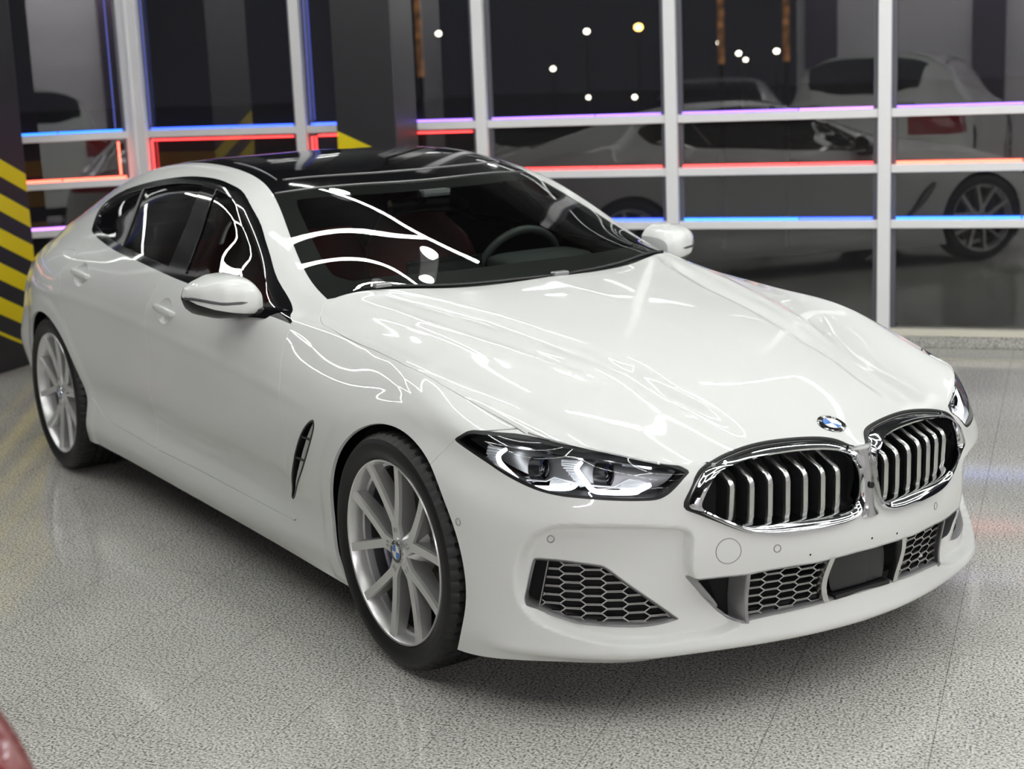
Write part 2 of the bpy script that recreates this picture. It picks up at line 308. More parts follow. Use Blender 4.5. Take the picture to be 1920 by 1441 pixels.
_front=[ # t=.6 .. 1.52
 [(.607,.686,.717),(.705,.572,.682),(.775,.465,.66),(.852,.31,.658),(.888,.15,.656),(.906,0,.652)],
 [(.60,.735,.675),(.72,.615,.645),(.797,.48,.63),(.864,.315,.628),(.899,.15,.628),(.913,0,.626)],
 [(.60,.765,.615),(.73,.632,.59),(.806,.484,.58),(.873,.312,.575),(.909,.15,.575),(.92,0,.575)],
 [(.615,.785,.525),(.742,.64,.505),(.815,.485,.50),(.882,.312,.50),(.918,.15,.50),(.93,0,.50)],
 [(.605,.785,.44),(.73,.642,.42),(.815,.487,.42),(.89,.312,.43),(.93,.15,.43),(.942,0,.43)],
 [(.60,.785,.35),(.726,.645,.34),(.806,.49,.34),(.875,.312,.34),(.915,.15,.34),(.927,0,.34)],
 [(.597,.785,.25),(.728,.645,.24),(.803,.492,.238),(.865,.312,.24),(.90,.15,.24),(.912,0,.24)],
 [(.59,.785,.18),(.725,.645,.178),(.80,.497,.18),(.865,.315,.185),(.905,.15,.19),(.918,0,.192)],
 [(.575,.76,.147),(.70,.625,.150),(.772,.485,.163),(.83,.31,.165),(.87,.15,.168),(.885,0,.168)]]
def side_rows():
    rows=[]
    for j in range(9):
        xs=TS[2:15]; L=[(x if x<.39 else (.455,.435,.42,.415,.415,.41,.405,.40,.395)[j],w,z) for x,(w,z) in zip(xs,_side[j])]
        w0,z0=_side[j][0]
        rear=[(-4.22,0,z0),(-4.20,w0*.6,z0)] if j else [(-4.17,0,.94),(-4.16,.30,.935)]
        rows.append(rear+L+_front[j])
    return rows
SUB=[18,18,6,6,7,10,12,12,12,12,12,12,12,10]
def body_grid(step_side=.014, step_front=.007):
    t=np.concatenate([np.arange(-4.5,-4.15,.03),np.linspace(-4.15,TC,int((4.15-.74)/step_side)+1)[:-1],np.linspace(TC,TN,int(1.14/(step_side*.7))+1)[:-1],np.linspace(TN,1.52,int(1.12/step_front)+1)])
    R=np.stack([nat_spline(TS,r,t) for r in side_rows()],1)          # (m,9,3)
    m=len(t); U=np.zeros((m,5,3)); cab=(t>=-4.15)&(t<=TC); hood=(t>=TC)&(t<=TN)
    for j in range(5):
        U[cab,j]=nat_spline(TUP,UP[j],t[cab]); U[hood,j]=nat_spline(THD,HD[j],t[hood])
    hood=hood&(t>TC)
    i0=np.where(t>=-4.15-1e-9)[0][0]; i1=np.where(t<=TN+1e-9)[0][-1]
    for i in range(m):
        for ie,cond in ((i0,i<i0),(i1,i>i1)):
            if not cond: continue
            # ghost rows beyond the ends: rotate the end offsets with the plan tangent
            def ang(k):
                d=R[min(k+1,m-1),3]-R[max(k-1,0),3]; return np.arctan2(d[1],d[0])
            a=ang(i)-ang(ie); ca,sa=np.cos(a),np.sin(a)
            for j in range(5):
                D=U[ie,j]-R[ie,0]; D=D*(.35 if np.linalg.norm(D)>.5 else 1)
                U[i,j]=R[i,0]+[ca*D[0]-sa*D[1],sa*D[0]+ca*D[1],D[2]]
    U5=U[:,4]+.38*(R[:,0]-U[:,4])+np.where(t<TC,.005,.004)[:,None]*np.array([0,.72,.69])
    P=np.concatenate([U,U5[:,None],R],1)
    ch=np.maximum(np.linalg.norm(np.diff(P,axis=1),axis=2),1e-4)
    S=np.concatenate([np.zeros((m,1)),np.cumsum(ch,1)],1)
    G,rp=nat_spline_batch(S,P,SUB)
    rp=np.interp(rp,range(15),[0,1,2,3,4,4.5]+list(range(5,14)))
    return t,rp,G
# ------------------------------------------------------------------ cutting tools for the body skin
def smoothstep(a,b,x):
    t=np.clip((x-a)/(b-a),0,1); return t*t*(3-2*t)
def sdpoly(poly,P):
    """signed distance to a closed polygon, negative inside"""
    A=np.asarray(poly,float); B=np.roll(A,-1,0); d=np.full(len(P),1e9); ins=np.zeros(len(P),bool)
    for a,b in zip(A,B):
        e=b-a; L=e@e
        if L<1e-14: continue
        w=P-a; t=np.clip((w@e)/L,0,1); q=w-t[:,None]*e; d=np.minimum(d,(q*q).sum(1))
        c=((a[1]<=P[:,1])&(b[1]>P[:,1]))|((b[1]<=P[:,1])&(a[1]>P[:,1]))
        with np.errstate(divide='ignore',invalid='ignore'): xi=a[0]+(P[:,1]-a[1])/(b[1]-a[1])*e[0]
        ins^=c&(P[:,0]<xi)
    return np.where(ins,-1,1)*np.sqrt(d)
def sdline(line,P):
    A=np.asarray(line,float); d=np.full(len(P),1e9)
    for a,b in zip(A[:-1],A[1:]):
        e=b-a; t=np.clip(((P-a)@e)/(e@e),0,1); q=P-a-t[:,None]*e; d=np.minimum(d,(q*q).sum(1))
    return np.sqrt(d)
def rounded(poly,k=4,closed=True):
    P=np.asarray(poly,float); n=len(P); out=[]
    for i in range(n if closed else n-1):
        p0,p1,p2,p3=(P[(i+o)%n] if closed else P[min(max(i+o,0),n-1)] for o in(-1,0,1,2))
        for t in np.arange(k)/k: out.append(.5*((2*p1)+(-p0+p2)*t+(2*p0-5*p1+4*p2-p3)*t*t+(-p0+3*p1-3*p2+p3)*t**3))
    if not closed: out.append(P[-1])
    return np.array(out)
class Skin:
    """piece of the half body: A columns x,w,z, nx,nw,nz, t,s ; F polygons"""
    def __init__(s,A,F): s.A=A; s.F=F
    x=property(lambda s:s.A[:,0]); w=property(lambda s:s.A[:,1]); z=property(lambda s:s.A[:,2]); t=property(lambda s:s.A[:,6]); s_=property(lambda s:s.A[:,7])
    side=property(lambda s:s.A[:,[0,2]]); top=property(lambda s:s.A[:,[0,1]]); front=property(lambda s:s.A[:,[1,2]])
    diag=property(lambda s:np.stack([(s.A[:,0]-s.A[:,1])*.70711,s.A[:,2]],1))
    def compact(s):
        if not s.F: return Skin(s.A[:0],[])
        u=np.unique(np.concatenate([np.asarray(f) for f in s.F])); mp=-np.ones(len(s.A),int); mp[u]=np.arange(len(u))
        return Skin(s.A[u],[tuple(mp[list(f)]) for f in s.F])
def cut(sk,f):
    """split by the sign of f: (f<=0 part, f>0 part)"""
    f=np.where(np.abs(f)<1e-9,-1e-9,f); neg=f<0; new=[]; key={}; base=len(sk.A); I=[];O=[]
    def mid(a,b):
        k=(a,b) if a<b else (b,a)
        if k not in key:
            t=f[k[0]]/(f[k[0]]-f[k[1]]); key[k]=base+len(new); new.append(sk.A[k[0]]*(1-t)+sk.A[k[1]]*t)
        return key[k]
    nl=neg.tolist()
    for fc in sk.F:
        ss=[nl[i] for i in fc]; c=sum(ss)
        if c==len(fc): I.append(fc)
        elif c==0: O.append(fc)
        else:
            pi=[];po=[]; n=len(fc)
            for k in range(n):
                a,b=fc[k],fc[(k+1)%n]
                (pi if ss[k] else po).append(a)
                if ss[k]!=ss[(k+1)%n]: q=mid(a,b); pi.append(q); po.append(q)
            if len(pi)>2: I.append(tuple(pi))
            if len(po)>2: O.append(tuple(po))
    A=np.concatenate([sk.A,np.array(new)]) if new else sk.A
    nn=np.linalg.norm(A[:,3:6],axis=1)[:,None]; A=A.copy(); A[:,3:6]/=nn+1e-12
    return Skin(A,I).compact(),Skin(A,O).compact()
def keep(sk,f): return cut(sk,f)[0]
def drop(sk,f): return cut(sk,f)[1]
def make_panel(name,sk,m,parent=None,sgn=0,rim=.012,bev=.0014,off=0.0,loc=None):
    """mesh object from a skin piece; sgn 0 = both halves welded on the centre plane, +1 left, -1 right"""
    A=sk.A.copy(); A[:,:3]+=A[:,3:6]*off
    V=[];N=[];F=[]
    for sg in ((1,-1) if sgn==0 else (sgn,)):
        b=len(V); P=A[:,:3]*[1,sg,1]; Q=A[:,3:6]*[1,sg,1]; idx=list(range(b,b+len(P)))
        V+=P.tolist(); N+=Q.tolist(); F+=[tuple(b+i for i in f) for f in sk.F]
    V=np.array(V); N=np.array(N)
    if sgn==0:      # weld the centre
        h=len(A); mp=np.arange(2*h); c=np.where(np.abs(A[:,1])<2e-4)[0]; mp[c+h]=c; F=[tuple(mp[list(f)]) for f in F]
        V[c,1]=0; N[c,1]=0; N[c]/=np.linalg.norm(N[c],axis=1)[:,None]+1e-12
    G=[]
    for f in F:
        f=[v for k,v in enumerate(f) if v!=f[k-1]]
        if len(set(f))<3: continue
        e=np.zeros(3); p=V[f]
        for k in range(1,len(f)-1): e+=np.cross(p[k]-p[0],p[k+1]-p[0])
        if e@e<1e-22: continue
        G.append(tuple(f) if e@N[f].mean(0)>0 else tuple(f[::-1]))
    F=G; LN=[N[i] for f in F for i in f]; FN=list(F); V=V.tolist()
    if rim:
        ec={}
        for f in F:
            for a,b in zip(f,f[1:]+f[:1]): ec[(a,b)]=1
        bd=[(a,b) for (a,b) in ec if (b,a) not in ec]
        out={}
        Vn=np.array(V)
        for a,b in bd:
            o=np.cross(Vn[b]-Vn[a],N[a]); l=np.linalg.norm(o)
            if l<1e-9: continue
            o/=l
            for q in(a,b): out[q]=out.get(q,0)+o
        i1={};i2={}
        for q,o in out.items():
            o=o/(np.linalg.norm(o)+1e-9); out[q]=o
            i1[q]=len(V); V.append((Vn[q]+o*bev-N[q]*bev).tolist()); i2[q]=len(V); V.append((Vn[q]+o*bev-N[q]*rim).tolist())
        for a,b in bd:
            if a not in out or b not in out or (sgn==0 and abs(Vn[a][1])<1e-6 and abs(Vn[b][1])<1e-6): continue
            FN.append((b,a,i1[a],i1[b])); LN+=[N[b],N[a],(out[a]+.3*N[a]),(out[b]+.3*N[b])]
            FN.append((i1[b],i1[a],i2[a],i2[b])); LN+=[out[b],out[a],out[a],out[b]]
    V=np.array(V)
    if loc is not None: V=V-np.array(loc)
    me=bpy.data.meshes.new(name); me.from_pydata(V.tolist(),[],FN); me.materials.append(m)
    me.polygons.foreach_set('use_smooth',[True]*len(FN))
    if len(me.loops)==len(LN):
        LN=np.array(LN); LN/=np.linalg.norm(LN,axis=1)[:,None]+1e-12
        me.normals_split_custom_set(LN.tolist())
    o=bpy.data.objects.new(name,me); link(o,parent)
    if loc is not None: o.location=loc
    return o
# ------------------------------------------------------------------ the skin itself
DLO=rounded([(-.7425,.8939),(-.8333,.9009),(-1.1404,.9245),(-1.6157,.9538),(-1.7673,.9648),(-2.0825,.9897),(-2.3233,1.0046),(-2.5706,1.0283),(-2.749,1.0509),(-2.8067,1.0812),(-2.851,1.1533),(-2.7205,1.2109),(-2.4474,1.2601),(-2.1402,1.2924),(-1.8991,1.2958),(-1.7044,1.2815),(-1.5302,1.2511),(-1.3251,1.176),(-1.1603,1.0894),(-1.0024,1.0013),(-.7977,.9196)],4)
SEAM_MID=[(-1.7685,.9657),(-1.8048,.9216),(-1.841,.8548),(-1.8406,.7916),(-1.8598,.6854),(-1.8992,.5652),(-1.9371,.4591),(-1.9796,.3797),(-1.907,.2864)]
SEAM_FRONT=[(-.7356,.886),(-.732,.8649),(-.7264,.8378),(-.7167,.8085),(-.7049,.777),(-.6861,.7229),(-.6825,.6814),(-.6767,.619),(-.6654,.5267),(-.6882,.4257),(-.7424,.3332),(-.7181,.3007),(-.6405,.2759)]
SEAM_REAR=[(-2.6466,1.0264),(-2.6629,1.001),(-2.7187,.9606),(-2.7735,.9209),(-2.7809,.8813),(-2.7728,.8534),(-2.769,.7716),(-2.7411,.7039),(-2.7217,.6583),(-2.6997,.6138),(-2.6745,.5708),(-2.6641,.5334),(-2.6475,.4999),(-2.635,.445),(-2.6267,.4036),(-2.6023,.3682),(-2.5585,.3467)]
SILL=[(-2.5447,.3397),(-2.4922,.3167),(-2.4053,.3009),(-2.2829,.2957),(-2.1231,.2904),(-1.9084,.2809),(-1.5223,.2793),(-1.1689,.2755),(-.8452,.2737),(-.6405,.2759),(-.4628,.2675),(-.3296,.266)]
_hood=[(-.7089,.7399),(-.6781,.77),(-.6463,.7847),(-.6072,.7953),(-.4734,.8019),(-.2736,.8004),(-.0616,.8133),(.1246,.8034),(.2785,.7816),(.3994,.7606),(.4624,.7533)]
_bump=[(.2897,.7022),(.2636,.6854),(.2336,.6535),(.2075,.6167)]
FUEL=rounded([(-2.7811,.9811),(-2.9535,.9651),(-3.0279,.9207),(-3.073,.8675),(-2.9557,.8622),(-2.7947,.8911),(-2.7185,.944)],4)
VENT=rounded([(-.4523,.6453),(-.4371,.6365),(-.4452,.6047),(-.4986,.5278),(-.564,.4524),(-.6614,.3715),(-.6999,.3364),(-.7149,.3465),(-.6845,.3928),(-.6279,.4643),(-.5899,.5224),(-.55,.5732),(-.5001,.6191)],4)
HEADL=rounded([(-.4142,.706),(-.3949,.7211),(-.3758,.7326),(-.3572,.7368),(-.3344,.7368),(-.2789,.7347),(-.2057,.7307),(.0095,.7071),(.0747,.6918),(.1409,.6761),(.2094,.6518),(.1996,.6329),(.1775,.6096),(.1581,.5946),(.1322,.5859),(.0805,.5864),(.0148,.5901),(-.052,.595),(-.1034,.5988),(-.1562,.6068),(-.2073,.6204),(-.2604,.6393),(-.3072,.6601),(-.3562,.68),(-.39,.6935)],3)
SIDEIN=rounded([(-.1799,.4264),(-.1888,.4204),(-.1937,.4084),(-.2042,.3694),(-.2136,.3275),(-.2144,.3128),(-.2077,.2989),(-.1822,.2869),(-.1477,.2727),(-.1083,.2612),(-.075,.2531),(-.0252,.249),(.0342,.246),(.0879,.2438),(.1222,.2453),(.1541,.2506),(.1752,.2553),(.1752,.2594),(.1414,.29),(.0897,.3344),(.0374,.3779),(.0115,.4002),(-.0042,.4106),(-.02,.415),(-.0689,.4215),(-.1242,.4265)],3)
SIDEBAR=[(-.1474,.4222),(-.1793,.2876)]
GOUT=np.array([(.5043,.566),(.4963,.5877),(.4766,.6194),(.4505,.6455),(.4117,.6597),(.36,.6701),(.2991,.6779),(.2364,.6809),(.1625,.6793),(.1014,.6748),(.0687,.6696),(.0526,.6639),(.0387,.6542),(.0169,.6378),(.0199,.5686),(.0317,.5031),(.0549,.4781),(.0938,.4677),(.1449,.4645),(.211,.4651),(.2675,.467),(.3143,.4724),(.359,.4845),(.4015,.5046),(.4373,.5254),(.4728,.5458),(.4962,.5571)])
GIN=np.array([(.4687,.5625),(.4594,.5904),(.4382,.6245),(.4122,.6453),(.3757,.6556),(.3168,.6616),(.2567,.6644),(.1844,.6637),(.1237,.6596),(.0844,.653),(.0605,.6383),(.0397,.6181),(.0309,.5906),(.0314,.5554),(.039,.5217),(.0611,.5027),(.1029,.4979),(.1588,.4982),(.2375,.4997),(.3108,.5011),(.3568,.5047),(.3947,.5152),(.4314,.533),(.4565,.5487)])
_low=[(.4963,.3732),(.4407,.3748),(.3646,.3741),(.3023,.38),(.2419,.3817),(.1785,.3811),(.1382,.383),(.0588,.3856),(.0301,.2559),(.1281,.2526),(.2236,.2484),(.2881,.2462),(.349,.2418),(.3647,.2351),(.3842,.241),(.4114,.2654),(.4518,.313),(.4814,.3534)]
LOWBAR=[(.3635,.3702),(.3586,.2384)]
_radar=[(.1371,.3813),(.1442,.3391),(.1356,.2901),(.1281,.2526)]
HND=[(-1.6611,.8441),(-2.5695,.8981)]
SENS=[(.3539,.9113,.5037),(.629,.7717,.4813),(.8963,.2925,.4336)]
TOW=[(.415,.4407),(.4479,.4439),(.4132,.4766),(.3828,.4373)]
CA=np.array([(-.5811,.6424),(-.3211,.6015),(-.0942,.5546),(.1434,.4972),(.2831,.456),(.3485,.4315)])
CB=np.array([(-.4584,.4809),(-.2174,.4104),(.0832,.3609),(.2178,.3328),(.3439,.3052),(.4929,.2998),(.5981,.2765)])
SLATS=[.39,.3393,.2902,.2412,.1899,.1368,.0891]
_q=[(-2.4464,1.2236),(-2.3198,1.008)]
_bp=[(-1.7673,.9648),(-1.9239,1.2729)]
_rec=[(.8109,.5017),(.7755,.5303),(.6766,.5259),(.5593,.5147),(.484,.4933)]
HLP=dict(drl1=[(.4326,.8014,.6962),(.4208,.8171,.6824),(.4215,.8202,.6706),(.4309,.8187,.6579),(.464,.8086,.6342),(.5002,.7966,.6124),(.5242,.7842,.6084),(.5605,.7595,.6096),(.5983,.728,.6116),(.6123,.7107,.6211)],
drl2=[(.6031,.6853,.6741),(.6004,.6993,.661),(.6056,.7005,.6518),(.6208,.6954,.6347),(.6364,.6888,.6158),(.6491,.6797,.6056),(.6706,.656,.6022),(.7085,.6048,.6006),(.7165,.5896,.6063),(.7275,.5639,.6178)],
thin1=[(.5009,.7883,.6238),(.5473,.7579,.626),(.5617,.7427,.6366),(.6074,.7091,.6223)],
thin2=[(.6348,.6834,.6179),(.673,.6406,.6144),(.6911,.6031,.6328),(.6999,.593,.6286)],
strip_t=[(.432,.8001,.7147),(.5025,.765,.7064),(.5734,.7235,.695),(.6564,.6426,.6804),(.7521,.4967,.6537)],
strip_b=[(.4319,.8046,.7048),(.5028,.7656,.6978),(.5706,.7218,.6872),(.6546,.6416,.6708),(.749,.5074,.6432)],
rib1=[(.3774,.8235,.6979),(.4269,.8019,.6941),(.4136,.818,.6777),(.4218,.8191,.6562),(.4571,.8082,.6328),(.4398,.818,.6239),(.3997,.8278,.6499),(.3781,.8313,.675)],
rib2=[(.5609,.7196,.6762),(.5959,.6863,.6743),(.5953,.699,.66),(.6018,.6999,.6492),(.631,.6891,.6147),(.6175,.7044,.6112),(.5856,.7176,.6457),(.5664,.724,.664)],
rib3=[(.6812,.6213,.623),(.6919,.5995,.631),(.7225,.5599,.6174),(.7116,.5859,.606),(.6832,.6275,.6071)],
rib4=[(.5539,.75,.6276),(.5606,.7419,.6345),(.5979,.7148,.6231),(.5919,.7233,.6164),(.5541,.7549,.6145)],
proj1=[(.5046,.7483,.6492)],
proj2=[(.6303,.6353,.6362)],
purple=[(.3756,.839,.6938),(.3845,.8342,.6982),(.3799,.842,.6736),(.3698,.8446,.674)])

CA=np.vstack([[(-.70,.668)],CA,[(.42,.41)]]); CB=np.vstack([[(-.62,.54)],CB,[(.75,.268)]])
REC=rounded([(.832,.47),(.815,.502),(.776,.526),(.6765,.526),(.56,.515),(.502,.497),(.502,.44),(.497,.385),(.45,.315),(.375,.242),(.44,.215),(.52,.212),(.62,.208),(.72,.222),(.80,.255),(.84,.31),(.845,.40)],3)
def sculpt(x,w,z,t,s):
    d=np.zeros_like(x); top=np.stack([x,w],-1).reshape(-1,2); sh=x.shape
    h=((t>TC)&(s<5.2))
    fade=smoothstep(-.74,-.45,x)*(1-smoothstep(.55,.80,x))
    da=sdline(CA,top).reshape(sh); db=sdline(CB,top).reshape(sh)
    # two creases on either side of the bonnet; the bonnet centre stands a little proud
    ib=np.interp(x,CB[:,0],CB[:,1]); ia=np.interp(x,CA[:,0],CA[:,1])
    d+=np.where(h,fade*(.0105*(1-smoothstep(-.012,.030,w-ib))-.0055*np.exp(-((w-ib-.032)/.028)**2)),0)
    d+=np.where(h,fade*(1-smoothstep(.20,.42,x))*(.006*np.exp(-((w-ia)/.016)**2)+.0055*(1-smoothstep(-.02,.06,w-ia))*smoothstep(0,.10,w-ib)),0)
    # scooped field around the side intakes of the front bumper
    fr=np.stack([w,z],-1).reshape(-1,2); sd=sdpoly(REC,fr).reshape(sh)
    fm=smoothstep(.40,.50,t)*(s>5)
    d-=fm*.033*(1-smoothstep(-.012,.002,sd))
    # lower lip kicks out
    d+=fm*.008*np.exp(-((z-.185)/.018)**2)
    # raised lips round the wheel arches
    for cx,cz in ((0,.335),(-3.023,.333)):
        r=np.hypot(x-cx,z-cz); d+=np.where((s>5)&(z>.16),.0045*(1-smoothstep(.410,.455,r))*(1-smoothstep(.12,.26,x)),0)
    # hollowed lower door between the wheels
    dm=smoothstep(-2.75,-2.3,x)*(1-smoothstep(-.95,-.50,x))*(s>6)
    zc=.36+.03*smoothstep(-1.2,-2.5,x)
    d-=dm*.010*np.exp(-((z-zc)/.055)**2)
    # character line from the vent back to the rear wheel, and the shoulder line
    zl=np.interp(x,[-3.3,-2.7,-2.0,-1.2,-.5,-.2],[.80,.80,.775,.735,.68,.66])
    d+=np.where(s>5,smoothstep(-3.4,-2.9,x)*(1-smoothstep(-.65,-.35,x))*.004*np.exp(-((z-zl)/.022)**2),0)
    return d
def skin(step_side=.014,step_front=.006,detail=True):
    t,rp,G=body_grid(step_side,step_front); m,k,_=G.shape
    T=np.broadcast_to(t[:,None],(m,k)); S=np.broadcast_to(rp[None],(m,k))
    # pull the bonnet's front edge onto the nose line
    iE=np.where(t>=TN-1e-9)[0]; E=G[iE][:,rp>=5-1e-9][:,0][::-1]; ie=np.cumsum(np.r_[0,np.linalg.norm(np.diff(E,axis=0),axis=1)])
    jb=np.where(rp<=5+1e-9)[0]; B=G[iE[0],jb]; ib=np.cumsum(np.r_[0,np.linalg.norm(np.diff(B,axis=0),axis=1)])
    tgt=np.stack([np.interp(ib/ib[-1]*ie[-1],ie,E[:,c]) for c in range(3)],1); dl=tgt-B
    wt=smoothstep(.12,.40,t)*(t<=TN+1e-9)*(t>TC)
    G=G.copy(); G[:,jb]+=wt[:,None,None]*dl[None]
    def normals(G):
        a=np.gradient(G,axis=0); b=np.gradient(G,axis=1); n=np.cross(a,b); n/=np.linalg.norm(n,axis=2)[...,None]+1e-12; return n
    N=normals(G); sg=1 if N[m//3,k//2,2]*0+N[m//3,-20,1]>0 else -1; N*=sg
    if detail:
        G=G+N*sculpt(G[...,0],G[...,1],G[...,2],T,S)[...,None]; N=normals(G)*sg
    G[...,1]=np.maximum(G[...,1],0); N[:,0,1]=0; N[-1,:,1]*=0; N[0,:,1]*=0
    # the bonnet and windscreen meet in a crease: one-sided normals are not needed, both are trimmed back from it
    A=np.concatenate([G,N,T[...,None],S[...,None]],2).reshape(-1,8)
    F=[(i*k+j,(i+1)*k+j,(i+1)*k+j+1,i*k+j+1) for i in range(m-1) for j in range(k-1) if not((t[i]<-4.15-1e-6 or t[i]>=TN-1e-6) and rp[j]<5-1e-6)]
    return Skin(A,F).compact()
ARCH=[((0,.335),.368),((-3.023,.333),.369)]
def f_arch(sk,grow=0):
    f=np.full(len(sk.A),9.)
    for c,r in ARCH: f=np.minimum(f,np.hypot(sk.x-c[0],sk.z-c[1])-r-grow)
    return np.where((sk.s_>5.5)&(sk.w>.5),f,9.)
SILL=[(x,z) for x,z in SILL if x<-.6]; k_=[i for i,(x,z) in enumerate(SILL) if x>-1.92][0]
SEAM_MID=SEAM_MID[:-1]+[SILL[k_]]; SEAM_FRONT=SEAM_FRONT[:-1]+[SILL[-1]]
FDOOR=SEAM_FRONT+SILL[k_+1:-1][::-1]+SEAM_MID[::-1]+[(-1.76,1.08),(-1.2,1.0),(-.93,.945),(-.78,.908)]
RDOOR=SEAM_MID+SILL[:k_][::-1]+SEAM_REAR[::-1]+[(-2.6,1.1),(-1.9,1.1)]
BUMP=[(.50,.95),(_hood[-1][0]+.006,.745),(.35,.735),(_bump[0][0],_bump[0][1]+.006)]+_bump[1:]+[(.19,.60),(.15,.5),(.10,0),(1.4,0),(1.4,.95)]
HOODP=[(-1,-.2),(-1,.69)]+_hood+[(.56,.735),(1.3,.70),(1.3,-.2)]
lowt=[p for p in _low if p[1]>.36]; lowb=[p for p in _low if p[1]<=.36]
LOWIN=np.array(lowt+[(-.1,lowt[-1][1]),(-.1,lowb[0][1])]+lowb)
FULL=np.array(lowt+[(-w,z) for w,z in lowt[::-1]]+[(-w,z) for w,z in lowb[::-1]]+lowb)
fsel=lambda sk,f,c:np.where(c,f,9.)
f_dlo=lambda sk:fsel(sk,sdpoly(DLO,sk.side),(sk.s_>2.6)&(sk.t<-.6))
f_head=lambda sk:fsel(sk,sdpoly(HEADL,sk.diag),(sk.t>.1)&(sk.s_>4.3))
f_gout=lambda sk:fsel(sk,sdpoly(rounded(GOUT,3),sk.front),(sk.x>.72)&(sk.t>.25))
f_side=lambda sk:fsel(sk,sdpoly(SIDEIN,sk.diag),(sk.t>.38)&(sk.s_>7))
f_low=lambda sk:fsel(sk,sdpoly(LOWIN,sk.front),(sk.t>.7)&(sk.s_>7))
f_vent=lambda sk:fsel(sk,sdpoly(VENT,sk.side),(sk.s_>5)&(sk.t>-1.2)&(sk.t<.1))
ORG=(-1.5,0,-DZ)                       # the car's own origin, on the floor under its middle
car=empty('car',ORG); tag(car,'white four-door fastback sedan with black roof and red seats, headlights lit','car')
def fix(o):                           # part meshes are modelled in world car coordinates; hang them under the car root
    o.parent=car; o.matrix_parent_inverse=Matrix.Translation(-Vector(ORG)); return o
def P_(name,sk,m,sgn=0,**k): return fix(make_panel(name,sk,m,None,sgn,**k))
g=.0016
sk=skin()
BV=None
# whole-body lookup for placing details: ray-cast on the right half
_A=sk.A[:,:3]*[1,-1,1]; TREE=BVHTree.FromPolygons(_A.tolist(),sk.F)
_NN=sk.A[:,3:6]*[1,-1,1]
def hit(o,d):
    h=TREE.ray_cast(Vector(o),Vector(d)); return None if h[0] is None else np.array(h[0])
def fx(w,z,default=.8):               # front surface x at half-width w, height z
    h=hit((3,-w,z),(-1,0,0)); return default if h is None else h[0]
def fw(x,z,default=.9):               # side surface half-width
    h=hit((x,-3,z),(0,1,0)); return default if h is None else -h[1]
def fz(x,w,default=.9):
    h=hit((x,-w,4),(0,0,-1)); return default if h is None else h[2]
def fdiag(a,z):                       # point on the corner surface for diagonal coordinate a
    # points with (x-w)*.7071=a : cast along the outward diagonal
    o=np.array([a*.70711+1.6,-(1.6-a*.70711),z]); return hit(o,(-1,1,0))
full=sk
sk=drop(sk,f_arch(sk))
glass_side,sk=cut(sk,f_dlo(sk))
fh=lambda sk:fsel(sk,np.maximum(sdpoly(HOODP,sk.top),(TC+.012)-sk.t),(sk.s_<6.6)&(sk.t<=TN+1e-6))
hood,sk=cut(sk,fh(sk)+g); sk=drop(sk,fh(sk)-g)
head,sk=cut(sk,f_head(sk))
grl,sk=cut(sk,f_gout(sk)); hood=drop(hood,f_gout(hood)); sint,sk=cut(sk,f_side(sk)); lint,sk=cut(sk,f_low(sk)); vent,sk=cut(sk,f_vent(sk))
# roof, screens, bonnet
scr,sk=cut(sk,np.maximum.reduce([sk.s_-2,-(sk.t+1.45),sk.t-(TC-.002)]))
roof,sk=cut(sk,np.maximum.reduce([sk.s_-2,-(sk.t+2.70),sk.t+1.40]))
rear,sk=cut(sk,np.maximum.reduce([sk.s_-1.95,-(sk.t+3.62),sk.t+2.69]))
# doors, bumper, flap
fd=lambda sk,P:fsel(sk,sdpoly(P,sk.side),(sk.s_>4.2))
fdoor,sk=cut(sk,fd(sk,FDOOR)+g); sk=drop(sk,fd(sk,FDOOR)-g)
rdoor,sk=cut(sk,fd(sk,RDOOR)+g); sk=drop(sk,fd(sk,RDOOR)-g)
f_dish=lambda sk,k:fsel(sk,np.hypot((sk.x-HND[k][0])/.066,(sk.z-HND[k][1])/.047)*.055-.055,sk.s_>5)
dish1,fdoor=cut(fdoor,f_dish(fdoor,0)); dish2,rdoor=cut(rdoor,f_dish(rdoor,1))
flap,sk=cut(sk,fd(sk,FUEL)+g*.8); sk=drop(sk,fd(sk,FUEL)-g*.8)
fb=lambda sk:np.where((sk.t>TN-1e-6)&(sk.s_>4.9),-9.,fsel(sk,sdpoly(BUMP,sk.side),sk.s_>4.2))
bump,sk=cut(sk,fb(sk)+g); sk=drop(sk,fb(sk)-g)
boot,sk=cut(sk,np.maximum.reduce([sk.s_-2.6,sk.t+3.66,-(sk.t+4.2)]))
rbump,sk=cut(sk,np.maximum(sk.t+3.42,sk.z-.70))
shell=P_('body_shell',sk,M['paint'])
P_('bonnet',hood,M['paint'],rim=.006); P_('front_bumper',bump,M['paint'],rim=.007); P_('boot_lid',boot,M['paint']); P_('rear_bumper',rbump,M['paint'])
DOORS={}
for sg in (-1,1):
    DOORS[sg,0]=P_('front_door',fdoor,M['paint'],sg); DOORS[sg,1]=P_('rear_door',rdoor,M['paint'],sg)
P_('fuel_flap',flap,M['paint'],-1); P_('quarter_panel',flap,M['paint'],1,rim=0)
# ------------------------------------------------------------------ glass
def fixp(o,p):                        # sub-part modelled in car coordinates, hung under part p
    o.parent=p; o.matrix_parent_inverse=(p.matrix_parent_inverse.copy() if p is not car else Matrix.Translation(-Vector(ORG))).inverted()@p.matrix_parent_inverse if False else Matrix.Identity(4); return o
o=P_('windscreen',scr,M['windscreen'],rim=0)
